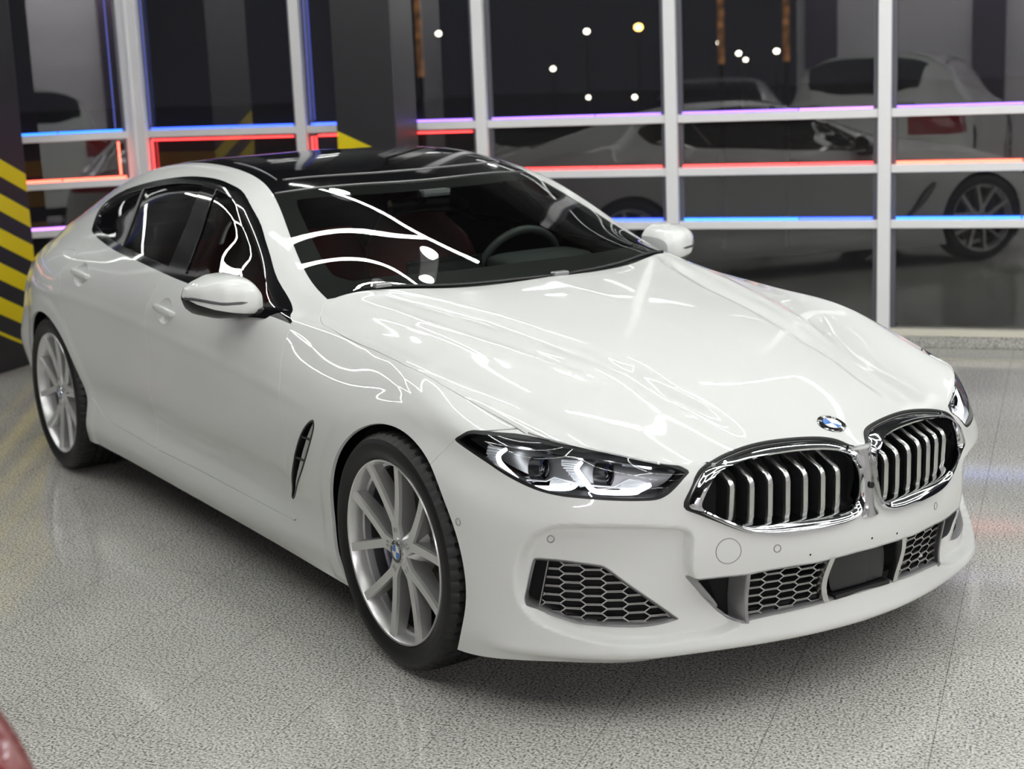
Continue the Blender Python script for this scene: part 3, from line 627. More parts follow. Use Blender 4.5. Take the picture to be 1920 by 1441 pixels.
# black printed border of the windscreen, on its inner face
def border(sk,pred): return keep(sk,pred)
ed=np.minimum.reduce([(scr.t+1.45)*1.02,(TC-scr.t)*1.05,(2-scr.s_)*.30])
fr=keep(scr,ed-.066-.02*smoothstep(-1.30,-1.45,scr.t)-.045*smoothstep(-.92,-.80,scr.t))
fr=fr
b=make_panel('printed_border',fr,M['frit'],None,0,rim=0,off=-.004); b.parent=o
P_('roof_panel',keep(roof,roof.t+1.452),M['gloss_black'],rim=.006)
q=keep(roof,np.maximum(roof.t+1.452,-(roof.t+1.62)))
rg=P_('rear_window',rear,M['rear_glass'],rim=0)
# bright seam along the front edge of the roof panel
P0=[]
for w in np.linspace(-.47,.47,41):
    x=-1.545+.085*(1-(w/.50)**2); z=fz(x,abs(w)); P0.append((x,w,z+.001))
e1=[]
for k in range(14):
    x=-1.552-k*.075; z=fz(x,.487-.004*k*(k<6)); e1.append((x,.487-.004*min(k,6),z+.001))
for nm,pts in (('roof_seam',P0),('roof_seam',e1),('roof_seam',[(x,-w,z) for x,w,z in e1])):
    fix(MB().tube(pts,.0028,6).build(nm,M['grey_frame'],smooth=True))
h0=[]
for w in np.linspace(-.545,.545,41):
    x=-1.447+.10*(1-(w/.55)**2); h0.append((x,w,fz(x,abs(w))+.002))
fix(MB().tube(h0,.0032,6).build('header_seal',M['grey_frame'],smooth=True))
gs=glass_side
sdd=sdpoly(DLO,gs.side)
ring=keep(gs,-sdd-.024); pane=drop(gs,-sdd-.024)
BP=[(-1.735,.90),(-1.93,1.36),(-1.80,1.36),(-1.575,.90)]      # black pillar between the doors
QB=[(-2.30,.99),(-2.465,1.26),(-2.445,1.26),(-2.275,.99)]    # thin bar in the rear door
bp,pane=cut(pane,sdpoly(BP,pane.side)); qb,pane=cut(pane,sdpoly(QB,pane.side))
fg,rgp=cut(pane,-1.75-pane.x); 
MT=[(-.70,.85),(-.70,1.0),(-.925,1.0),(-.965,.90)]
mt,fg=cut(fg,sdpoly(MT,fg.side))
rq,rd=cut(rgp,rgp.x+2.36)
for sg in (-1,1):
    P_('window_trim',ring,M['gloss_black'],sg,rim=.012); P_('pillar_cover',bp,M['gloss_black'],sg,rim=.01); P_('window_divider',qb,M['trim'],sg,rim=.008)
    P_('mirror_base',mt,M['gloss_black'],sg,rim=.01)
    P_('front_side_window',fg,M['side_glass'],sg,rim=0,off=-.006); P_('rear_side_window',rd,M['rear_glass'],sg,rim=0,off=-.006); P_('quarter_window',rq,M['rear_glass'],sg,rim=0,off=-.006)
# black inner lining behind the gaps and round the openings
co=skin(.05,.03,detail=True)
co=drop(co,f_arch(co,.03)); co=drop(co,np.where((co.t>.22)&(co.s_<6.2),-1.,1.)); co=drop(co,f_dlo(co)-.01); co=drop(co,f_head(co)-.0); co=drop(co,f_gout(co)-.01); co=drop(co,f_side(co)-.01); co=drop(co,f_low(co)-.01); co=drop(co,f_vent(co))
co=drop(co,np.maximum.reduce([co.s_-2,-(co.t+1.45),co.t-(TC-.0)])); co=drop(co,np.maximum.reduce([co.s_-1.95,-(co.t+3.62),co.t+2.69]))
P_('inner_lining',co,M['void'],rim=0,off=-.019)
# floor pan
m=MB(); m.box((-1.55,0,.19),(2.05,.80,.035)); m.box((-1.5,0,.33),(1.06,.86,.12)); m.box((.42,0,.22),(.16,.60,.05)); fix(m.build('floor_pan',M['void']))
# ------------------------------------------------------------------ wheels
def wheel_parts():
    """one right-hand wheel about its own centre; y=0 is the flange plane, outward is -y"""
    R=.345; out={}
    n=264; prof=[(.262,.014),(.268,.002),(.275,-.004),(.288,-.010),(.300,-.013),(.315,-.012),(.327,-.006),(.335,.004),(.3405,.014),(.3430,.026)]
    tread=[(.3446,.036),(.3450,.060),(.3450,.062),(.3375,.064),(.3375,.074),(.3450,.076),(.3452,.100),(.3452,.103),(.3375,.105),(.3375,.115),(.3452,.117),(.3452,.140),(.3375,.142),(.3375,.152),(.3450,.154),(.3446,.190),(.343,.20),(.335,.212),(.315,.222),(.275,.215),(.262,.20)]
    G=lathe(prof+tread,n)
    k0=7; 
    for i in range(n):
        if i%4==0:
            for j in range(k0,len(prof+tread)-5):
                if (j-k0)<7 or i%8==0 or 1:
                    s=.976 if j>k0+1 else .988
                    G[i,j,0]*=s; G[i,j,2]*=s
    m=MB(); m.grid(G,cu=True); out['tyre']=(m,M['rubber'],22)
    # raised lettering bands on the sidewall, kept plain
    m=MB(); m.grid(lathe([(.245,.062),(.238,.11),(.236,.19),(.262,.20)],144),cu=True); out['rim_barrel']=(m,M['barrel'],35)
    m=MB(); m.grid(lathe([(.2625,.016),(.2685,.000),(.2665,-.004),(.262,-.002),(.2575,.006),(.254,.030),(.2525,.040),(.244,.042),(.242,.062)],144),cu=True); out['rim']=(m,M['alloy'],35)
    m=MB(); m.grid(lathe([(.085,.118),(.19,.116),(.192,.120),(.192,.145),(.085,.145)],96),cu=True,cv=True); m.grid(lathe([(.0,.10),(.075,.10),(.085,.118)],48),cu=True); out['brake_disc']=(m,M['disc'],30)
    # five arms, each forking into two spokes
    m=MB()
    ang0=99
    def pt(r,a,y): return np.array([r*math.cos(a),y,r*math.sin(a)])
    def beam(stations):
        # station: centre (r,a) , half width, face y, depth, chamfer offset
        L=[]
        for (r,a,hw,yf,dp,tw) in stations:
            t=np.array([-math.sin(a+tw),0,math.cos(a+tw)]); c=pt(r,a,0)
            L.append([c-t*hw*1.28+[0,yf+dp,0],c-t*hw*1.12+[0,yf+.010,0],c-t*hw+[0,yf,0],c+t*hw+[0,yf,0],c+t*hw*1.12+[0,yf+.010,0],c+t*hw*1.28+[0,yf+dp,0]])
        return np.array(L)
    mats=[]
    for k in range(5):
        A=math.radians(ang0-72*k)
        for sgn in (-1,1):
            p0=np.array([.086,.0098]); p1=np.array([.2655*math.cos(.335),.2655*math.sin(.335)]); dirn=math.atan2(*(p1-p0)[::-1])
            st=[(.030,A+sgn*.40,.0125,.020,.045,-sgn*.40),(.058,A+sgn*.155,.0122,.0195,.05,sgn*(.02-.155)),(.074,A+sgn*.118,.0122,.019,.055,sgn*(.14-.118))]
            for f in (0,.18,.40,.62,.82,.95,1.0):
                q=p0+(p1-p0)*f; r_=np.hypot(*q); a_=math.atan2(q[1],q[0]); st.append((r_,A+sgn*a_,.0128-.0025*f+.0025*f**4,.019-.006*f-.013*f**2+.001*(f>.99),.058-.022*f,sgn*(dirn-a_)))
            G=beam(st); m.cur=0; m.grid(G[:,2:4]); m.grid(G[:,1:3]); m.grid(G[:,3:5]); m.cur=1; m.grid(G[:,0:2]); m.grid(G[:,4:6])
        # web in the fork
        m.cur=1; w=[pt(.085,A,.024),pt(.105,A-.11,.030),pt(.128,A-.15,.055),pt(.132,A,.058),pt(.128,A+.15,.055),pt(.105,A+.11,.030)]
        m.add(w,[(0,1,2,3),(0,3,4,5)])
        m.cur=0; w=[pt(.028,A-.3,.021),pt(.080,A-.12,.0195),pt(.096,A,.0205),pt(.080,A+.12,.0195),pt(.028,A+.3,.021)]; m.add(w,[(0,1,2,3,4)])
        # dark pocket and two slots in each arm
        m.cur=1; m.box(pt(.062,A-.10,.0185),(.0065,.0012,.0028),[[math.cos(A),0,math.sin(A)],[0,1,0],[-math.sin(A),0,math.cos(A)]]); m.box(pt(.062,A+.10,.0185),(.0065,.0012,.0028),[[math.cos(A),0,math.sin(A)],[0,1,0],[-math.sin(A),0,math.cos(A)]])
    m.cur=0; m.grid(lathe([(.0,.016),(.034,.016),(.040,.020),(.046,.028),(.060,.055),(.075,.10)],60),cu=True)
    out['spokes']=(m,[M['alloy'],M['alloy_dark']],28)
    return out
def roundel(R,parent,frame):
    """blue and white roundel with a black lettered ring; frame(u,v,h) maps disc coordinates to space"""
    mats=[M['chrome'],M['seal_gloss'],M['white'],M['blue']]
    m=MB(); n=72
    def ringm(r0,r1,h0,h1,ci,a0=0,a1=360,k=n):
        m.cur=ci; A=np.radians(np.linspace(a0,a1,k+1)); G=np.array([[frame(r*math.cos(a),r*math.sin(a),h) for (r,h) in ((r0,h0),(r1,h1))] for a in A]); m.grid(G)
    ringm(1.0*R,.97*R,.0,.004,0); ringm(.97*R,.93*R,.004,.0045,0); ringm(.93*R,.655*R,.0040,.0046,1); ringm(.655*R,.61*R,.0050,.0050,0)
    for q in range(4): ringm(0.0,.61*R,.0052,.0048,3 if q in (1,3) else 2,90*q,90*q+90,18)
    o=m.build('roundel',mats,parent)
    return o
M['seal_gloss']=mat('roundel_black',(.006,.006,.006),.1,0,.8)
def letters(R,parent,frame,size):
    """B M W set round the top of the ring"""
    m=MB()
    for ch,a in (('B',142),('M',90),('W',38)):
        cu=bpy.data.curves.new('t','FONT'); cu.body=ch; cu.align_x='CENTER'; cu.align_y='CENTER'; cu.size=size; cu.extrude=0; cu.resolution_u=3
        ob=bpy.data.objects.new('t',cu); me=bpy.data.meshes.new_from_object(ob); ar=math.radians(a)
        c=(.79*R*math.cos(ar),.79*R*math.sin(ar)); rt=ar-math.pi/2; ca,sa=math.cos(rt),math.sin(rt)
        V=[frame(c[0]+ca*v.co.x-sa*v.co.y,c[1]+sa*v.co.x+ca*v.co.y,.0052) for v in me.vertices]
        m.add(V,[tuple(p.vertices) for p in me.polygons]); bpy.data.meshes.remove(me); bpy.data.objects.remove(ob); bpy.data.curves.remove(cu)
    return m.build('roundel_letters',M['white'],parent)
WP=wheel_parts()
first=None
def build_wheel():
    w=empty('wheel'); 
    for n,(m,mt,au) in WP.items(): m.build(n,mt,w,smooth=True,autosmooth=au)
    fr=lambda u,v,h:(u,.0155-h,v)
    cap=roundel(.034,w,fr); cap.name='hub_cap'; letters(.034,cap,fr,.014)
    m=MB(); A0,A1=math.radians(140),math.radians(222); an=np.linspace(A0,A1,14)
    G=np.array([[(r*math.cos(a),y,r*math.sin(a)) for r,y in ((.135,.155),(.125,.085),(.150,.066),(.185,.066),(.215,.085),(.222,.155))] for a in an]); m.grid(G); m.add(G[0],[tuple(range(6))]); m.add(G[-1],[tuple(range(6))])
    m.build('brake_caliper',M['caliper'],w,smooth=True,autosmooth=40)
    return w
def copy_tree(o,parent=None):
    c=o.copy(); link(c)
    if parent is not None: c.parent=parent
    for ch in list(o.children): copy_tree(ch,c)
    return c
w0=build_wheel()
for k,(x,y,z,right) in enumerate(((0,-.922,.3345,1),(-3.023,-.942,.3335,1),(0,.922,.3345,0),(-3.023,.942,.3335,0))):
    w=w0 if k==0 else copy_tree(w0)
    w.location=(x,y,z); w.rotation_euler=(0,0,0 if right else math.pi); w.parent=car; w.matrix_parent_inverse=Matrix.Translation(-Vector(ORG))
# wheel housings
for cx,cz,yy in ((0,.335,.93),(-3.023,.333,.945)):
    for sg in (-1,1):
        m=MB(); an=np.linspace(math.radians(-32),math.radians(212),40); R=.386
        G=np.array([[(cx+R*math.cos(a),sg*y,cz+R*math.sin(a)) for y in (yy-.078,.60)] for a in an]); m.grid(G)
        m.add([(cx+R*math.cos(a),sg*.60,cz+R*math.sin(a)) for a in an],[tuple(range(40))]); m.box((cx,sg*.56,cz),(.06,.10,.06))
        fix(m.build('wheel_housing',M['void']))
# ------------------------------------------------------------------ kidney grille
def resample(P,n,closed=True):
    P=np.asarray(P,float); Q=np.vstack([P,P[:1]]) if closed else P
    s=np.r_[0,np.cumsum(np.linalg.norm(np.diff(Q,axis=0),axis=1))]; t=np.linspace(0,s[-1],n+1)[:-1] if closed else np.linspace(0,s[-1],n)
    return np.stack([np.interp(t,s,Q[:,c]) for c in range(2)],1)
GO=resample(rounded(GOUT,4),160); GI=rounded(GIN,4); GIr=resample(GI,640)
ix=np.array([np.argmin(((GIr-p)**2).sum(1)) for p in GO],float); ix=np.unwrap(ix,period=640); tot=round((ix[-1]-ix[0])/640)*640; tot=tot if tot else (640 if ix[-1]>ix[0] else -640)
ln=ix[0]+tot*np.arange(160)/160; dv=ix-ln
for _ in range(40): dv=(np.roll(dv,1)+2*dv+np.roll(dv,-1))/4
ix=(ln+dv)%640; GIw=np.vstack([GIr,GIr[:1]]); pair=np.stack([np.interp(ix,np.arange(641),GIw[:,c]) for c in range(2)],1)
for sg in (-1,1):
    sec=[(0,-.030),(0,.000),(.06,.008),(.30,.020),(.62,.018),(.90,.004),(1.0,-.006),(1.0,-.014),(1.02,-.070)]
    G=[]
    for a,b in zip(GO,pair):
        row=[]
        for f,h in sec:
            p=a+(b-a)*f; row.append((fx(max(p[0],.002),p[1],.9)+h,sg*p[0],p[1]))
        G.append(row)
    G=np.array(G)
    for _ in range(10): G[:,:,0]=(np.roll(G,1,0)+2*G+np.roll(G,-1,0))[:,:,0]/4
    m=MB(); m.grid(G,cu=True,flip=sg<0); kg=fix(m.build('kidney_grille',M['chrome'],smooth=True,autosmooth=50))
    # black seal between the bonnet and the chrome
    m=MB(); S=[]
    for k,a in enumerate(GO):
        d=a-pair[k]; d/=np.linalg.norm(d)+1e-9; q=a+d*.004; S.append((G[k,1,0]-.006,sg*max(q[0],.004),q[1]))
    m.tube(S,.0062,6,closed=True); sl=m.build('grille_seal',M['seal'],kg,smooth=True)
    m=MB(); BK=[(fx(max(p[0],.03),p[1])-.075,sg*p[0],p[1]) for p in GI]; m.add(BK,[tuple(range(len(BK)))]); m.build('grille_backing',M['void'],kg)
    ring=[tuple(p) for p in GI]
    for w in SLATS:
        zs=[]
        for z in np.arange(.48,.70,.0015):
            if sdpoly(GI,np.array([[w,z]]))[0]<0: zs.append(z)
        if not zs: continue
        z0,z1=min(zs)-.004,max(zs)+.004
        if z1-z0<.05: continue
        xf=lambda z:fx(w,z)
        zk=z1-.30*(z1-z0)-.005; hw=.0078
        prof=[(z1,-.080),(zk+.012,-.014),(zk,-.006),(zk-.014,-.006),(z0+.02,-.016),(z0,-.024)]
        m=MB(); fr_=[(xf(z)+o_,z,) for z,o_ in prof]
        # front face with rolled edges, then a deep dark plate
        L=[]
        for i,(x,z) in enumerate(fr_): L.append([(x-.010,sg*(w-hw*1.15),z-.004),(x-.001,sg*(w-hw),z),(x+.0012,sg*w,z+.0005),(x-.001,sg*(w+hw),z),(x-.010,sg*(w+hw*1.15),z-.004)])
        m.grid(np.array(L),flip=sg<0); m.build('grille_slat',M['satin_silver'],kg,smooth=True,autosmooth=60)
        m=MB(); L=np.array([[(x-.004,sg*w+sg*s_*hw*.9,z-.002) for s_ in (-1,1)]+[(x-.060,sg*w+sg*.002,z-.004)] for x,z in fr_]); m.grid(L,cv=True); m.build('slat_blade',M['lampblack'],kg)
# upright between the kidneys, with the camera eye
m=MB(); zz=np.linspace(.475,.650,24); G=[]
for z in zz:
    hw=.0185+.012*smoothstep(.632,.655,z)+.012*(1-smoothstep(.475,.50,z)); x=fx(.004,z)-.004
    G.append([(x-.03,-hw-.004,z),(x+.006,-hw,z),(x+.014,-hw*.6,z),(x+.016,0,z),(x+.014,hw*.6,z),(x+.006,hw,z),(x-.03,hw+.004,z)])
m.grid(np.array(G)); up=fix(m.build('grille_upright',M['satin_silver'],smooth=True,autosmooth=60))
m=MB(); fr=lambda r,a,h:(fx(.004,.553)+.016+h,r*math.cos(a),.556+r*math.sin(a))
m.grid(np.array([[fr(r,a,h) for r,h in ((.009,0),(.0085,.003),(.006,.003),(.005,.001),(0,.003))] for a in np.linspace(0,2*math.pi,25)])); m.build('camera_eye',M['seal'],up)
# ------------------------------------------------------------------ bonnet roundel
ez=fz(.793,.02); sl=(fz(.76,.02)-fz(.826,.02))/.066; tv=np.array([-1,0,sl]); tv/=np.linalg.norm(tv); nv=np.cross(np.array([0,1,0.]),tv)*1; nv=nv if nv[2]>0 else -nv
EC=np.array([.793,0,ez])
fr=lambda u,v,h:tuple(EC+np.array([0,1,0])*u+tv*v+nv*(h-.0005))
em=roundel(.0405,None,fr); fix(em); letters(.0405,em,fr,.0165)
# ------------------------------------------------------------------ honeycomb meshes
def inpoly(poly):
    L=[(float(a[0]),float(a[1])) for a in poly]
    def f(p):
        x,y=float(p[0]),float(p[1]); c=False; j=L[-1]
        for i in L:
            if (i[1]>y)!=(j[1]>y) and x<(j[0]-i[0])*(y-i[1])/(j[1]-i[1])+i[0]: c=not c
            j=i
        return c
    return f
def inset(poly,d):
    P=resample(poly,120); T=np.roll(P,-1,0)-np.roll(P,1,0); T/=np.linalg.norm(T,axis=1)[:,None]; Nn_=np.stack([T[:,1],-T[:,0]],1)
    if sdpoly(P,(P[5]+Nn_[5]*.002)[None])[0]>0: Nn_=-Nn_
    return P+Nn_*d
def honeycomb(inside,cx,cz,place,name,parent,m_,cw=.047,ch=.0205,r=.00095):
    """elongated hexagons; place(a,z,depth) -> point"""
    m=MB(); done=set()
    for i in range(-14,15):
        for j in range(-14,15):
            x=cx+i*cw*.80; z=cz+j*ch+(i%2)*ch/2; hx=cw*.30; tx=cw*.5
            pts=[(x-hx,z+ch*.43),(x+hx,z+ch*.43),(x+tx,z),(x+hx,z-ch*.43),(x-hx,z-ch*.43),(x-tx,z)]
            for k in range(6):
                a,b=np.array(pts[k]),np.array(pts[(k+1)%6]); mid=(a+b)/2
                ia,ib=inside(a),inside(b)
                if not(ia or ib): continue
                if not(ia and ib):
                    lo,hi=(a,b) if ia else (b,a)
                    for _ in range(7):
                        c=(lo+hi)/2
                        if inside(c): lo=c
                        else: hi=c
                    a,b=(a,lo) if ia else (lo,b)
                if np.linalg.norm(a-b)<.0015: continue
                d=(b-a)/np.linalg.norm(b-a); nn=np.array([-d[1],d[0]])*r
                q=[a+nn,b+nn,b-nn,a-nn]; F_=[place(*p,0) for p in q]; B_=[place(*p,.012) for p in q]
                m.cur=0; m.add(F_,[(0,1,2,3)]); m.cur=1; m.add(F_+B_,[(0,4,5,1),(3,2,6,7)])
    return m.build(name,[m_,M['void']],parent)
def ring_frame(poly,place,h0,h1,name,parent,m_,depth=.05):
    """slim frame just inside an opening"""
    P=resample(poly,220); c=P.mean(0); G=[]
    for k,p in enumerate(P):
        t=P[(k+1)%220]-P[k-1]; t/=np.linalg.norm(t)+1e-9; nn=np.array([t[1],-t[0]])
        if sdpoly(poly,(p+nn*.002)[None])[0]>0: nn=-nn
        G.append([place(*p,.0),place(*(p+nn*h0*.5),-.003),place(*(p+nn*h0),.0),place(*(p+nn*h1),.004),place(*(p+nn*h1),depth)])
    m=MB(); m.grid(np.array(G),cu=True); return m.build(name,m_,parent,smooth=True,autosmooth=50)
for sg in (-1,1):
    flip=lambda p:(p[0],p[1]*-sg,p[2])
    # side intakes, in diagonal coordinates
    def pd(a,z,h):
        q=fdiag(a,z)
        if q is None: q=np.array([a*.70711+.5,-(.5-a*.70711),z])
        return flip((q[0]-h*.80,q[1]+h*.60,q[2]))
    if sg==-1: SIDEp=SIDEIN
    fsi=fix(ring_frame(SIDEIN,pd,.004,.008,'side_intake',None,M['grey_frame'],.05))
    ba=lambda z:np.interp(z,[SIDEBAR[1][1],SIDEBAR[0][1]],[SIDEBAR[1][0],SIDEBAR[0][0]]); ip=inpoly(inset(SIDEIN,.006))
    ins=lambda p:p[0]>ba(p[1])+.004 and ip(p)
    honeycomb(ins,.02,.325,lambda a,z,h:pd(a,z,.014+h),'honeycomb_mesh',fsi,M['mesh_line'],cw=.0675,ch=.0235)
    m=MB(); q=[pd(ba(z)+d,z,h) for z in (SIDEBAR[1][1]+.002,SIDEBAR[0][1]+.002) for d,h in ((-.0015,.006),(.0015,.006),(.0015,.05))]; m.add(q,[(0,1,4,3),(1,2,5,4)]); m.build('intake_divider',M['grey_frame'],fsi)
    m=MB(); P=resample(SIDEIN,80); m.add([pd(*p,.055) for p in P],[tuple(range(80))]); m.build('intake_backing',M['void'],fsi)
# centre intake
pc=lambda w,z,h:(fx(max(abs(w),.003),z,.88)-h,w,z)
ci=fix(ring_frame(FULL,pc,.004,.007,'centre_intake',None,M['grey_frame'],.06))
m=MB(); P=resample(FULL,140); m.add([pc(*p,.075) for p in P],[tuple(range(140))]); m.build('intake_backing',M['void'],ci)
ip=inpoly(inset(FULL,.004)); bw=lambda z:np.interp(z,[LOWBAR[1][1],LOWBAR[0][1]],[LOWBAR[1][0],LOWBAR[0][0]]); rw=lambda z:.128+.016*(1-((z-.325)/.07)**2)
for sg in (-1,1):
    ins=lambda p:p[0]<bw(p[1])-.004 and p[0]>rw(p[1])+.010 and ip(p)
    honeycomb(ins,.24,.315,lambda w,z,h:pc(sg*w,z,.012+h),'honeycomb_mesh',ci,M['mesh_line'],cw=.059,ch=.0225)
    m=MB(); G=[]
    for z in np.linspace(.236,.374,12): G.append([pc(sg*(bw(z)-.005),z,.0),pc(sg*(bw(z)-.004),z,-.004),pc(sg*(bw(z)+.004),z,-.004),pc(sg*(bw(z)+.005),z,.0),pc(sg*(bw(z)+.007),z,.06)])
    m.grid(np.array(G)); m.build('intake_strut',M['grey_frame'],ci)
    m=MB(); G=[]
    for z in np.linspace(.2535,.3835,16): G.append([pc(sg*(rw(z)-.012),z,.02),pc(sg*(rw(z)-.010),z,-.003),pc(sg*(rw(z)+.007),z,-.004),pc(sg*(rw(z)+.009),z,.02)])
    m.grid(np.array(G)); m.build('radar_arch',M['satin_silver'],ci,smooth=True,autosmooth=40)
m=MB(); zz=np.linspace(.272,.374,14); G=[]
for z in zz:
    e=.085+.018*math.sqrt(max(0,1-((z-.323)/.056)**2)); G.append([(.905-.006*(abs(w)/.1)**2-.012,w,z) for w in np.linspace(-e,e,13)])
m.grid(np.array(G)); m.build('radar_cover',M['lampblack'],ci,smooth=True); m=MB(); m.box((.89,0,.262),(.02,.10,.006)); m.build('radar_shelf',M['trim'],ci)
# tow cover, parking sensors and plate screws
def disc_on(w,z,r,name,m_,rad=.0012,dia=False,fill=None):
    pts=[]; sl=abs(fx(w+.01,z)-fx(w-.01,z))/.02; k_=1/math.sqrt(1+sl*sl)
    for a in np.linspace(0,2*math.pi,33)[:-1]:
        q=hit((3,-(w+k_*r*math.cos(a)),z+r*math.sin(a)),(-1,0,0)); pts.append((q[0]+.0004,q[1],q[2]))
    return pts
for w,z,r,nm in ((TOW[0][0],TOW[0][1],.033,'tow_cover'),):
    pts=disc_on(w,z,r,nm,None); o=MB().tube(pts,.0011,5,closed=True).build(nm,M['grey_frame']); fix(o)
sens=[(SENS[2][1],SENS[2][2]),(SENS[1][1],SENS[1][2])]
for w,z in sens:
    for sg in (1,-1):
        pts=[(x,y*sg,z_) for x,y,z_ in disc_on(w,z,.0095,'s',None)]; fix(MB().tube(pts,.0014,5,closed=True).build('parking_sensor',M['grey_frame']))
for sg in (1,-1):
    pts=[]
    for a in np.linspace(0,2*math.pi,33)[:-1]:
        x=SENS[0][0]+.0085*math.cos(a); z=SENS[0][2]+.0095*math.sin(a); pts.append((x,sg*(-fw(x,z)-.0004),z))
    fix(MB().tube(pts,.0014,5,closed=True).build('parking_sensor',M['grey_frame']))
for w,z in ((.20,.4035),(.005,.412),(-.005+.21,.405)) [:2]:
    x=fx(w,z); 
    for y in ((-w,w-.10) if w>.1 else (0.0,)):
        x=fx(max(abs(y),.003),z); m=MB(); m.grid(np.array([[(x+h,y+r*math.cos(a),z+r*math.sin(a)) for r,h in ((.0035,.0),(.002,.0008),(0,.0008))] for a in np.linspace(0,6.2832,11)])); fix(m.build('plate_screw_hole',M['void']))
# ------------------------------------------------------------------ door handles
for k,(hx,hz) in enumerate(HND):
    for sg in (-1,1):
        d=DOORS[sg,k]
        m=MB(); G=[]
        for a in np.linspace(0,2*math.pi,41)[:-1]:
            row=[]
            for f,h in ((1.0,.0),(.97,.003),(.85,.009),(.6,.013),(.3,.0145),(0,.015)):
                x=hx+.066*f*math.cos(a); z=hz+.047*f*math.sin(a); xb=hx+.066*math.cos(a); zb=hz+.047*math.sin(a)
                w=fw(x,z)-h; row.append((x,sg*w,z))
            G.append(row)
        m.grid(np.array(G),cu=True); m.build('handle_dish',M['paint'],d,smooth=True)
        m=MB(); L=[]
        for t in np.linspace(0,1,17):
            x=hx+.098-.196*t; z=hz+.004+.012*(t-.5)*2*.5; w=fw(x,z); e=math.sin(math.pi*min(max(t*1.0,0),1))**.35 if 0<t<1 else 0
            out=.006+.013*e; hz_=.006+.0105*e; th=.004+.006*e
            L.append([(x,sg*(w+out*(1 if 0<t<1 else .2)-th+th*math.cos(a)*1.0),z+hz_*math.sin(a)) for a in np.linspace(0,2*math.pi,15)[:-1]])
        m.grid(np.array(L),cv=True); m.add(L[0],[tuple(range(14))]); m.add(L[-1],[tuple(range(14))]); m.build('door_handle',M['paint'],d,smooth=True)
# ------------------------------------------------------------------ air vents behind the front wheels
for sg in (-1,1):
    ps=lambda x,z,h:(x,sg*(fw(x,z,.925)-h),z)
    P=resample(VENT,120); c=P.mean(0); G=[]
    for k,p in enumerate(P):
        t=P[(k+1)%120]-P[k-1]; t/=np.linalg.norm(t)+1e-9; nn=np.array([t[1],-t[0]])
        if sdpoly(VENT,(p+nn*.002)[None])[0]>0: nn=-nn
        G.append([ps(*p,0),ps(*(p+nn*.002),-.0025),ps(*(p+nn*.007),-.0015),ps(*(p+nn*.0085),.004),ps(*(p+nn*.0085),.030)])
    m=MB(); m.grid(np.array(G),cu=True); v=fix(m.build('side_vent',M['trim'],smooth=True,autosmooth=50))
    m=MB(); m.add([ps(*p,.028) for p in P],[tuple(range(120))]); m.build('vent_backing',M['void'],v)
    m=MB(); 
    def edge(z):        # rear and front edge of the vent at height z
        xs=[x for x in np.arange(-.72,-.42,.002) if sdpoly(VENT,np.array([[x,z]]))[0]<-.008]; return (min(xs),max(xs)) if xs else None
    zz=[z for z in np.linspace(.378,.632,22) if edge(z)]
    m.grid(np.array([[ps(a+(b-a)*f,z,h) for f,h in ((.45,.010),(.50,.004),(.98,.006),(1.0,.012))] for z in zz for a,b in [edge(z)]])); m.build('vent_blade',M['satin_silver'],v,smooth=True,autosmooth=40)
    for z in (.50,.577):
        a,b=edge(z); m=MB(); m.box((a+(b-a)*.5,sg*(fw((a+b)/2,z)-.005),z),((b-a)*.48,.004,.003)); m.build('vent_bar',M['trim'],v)
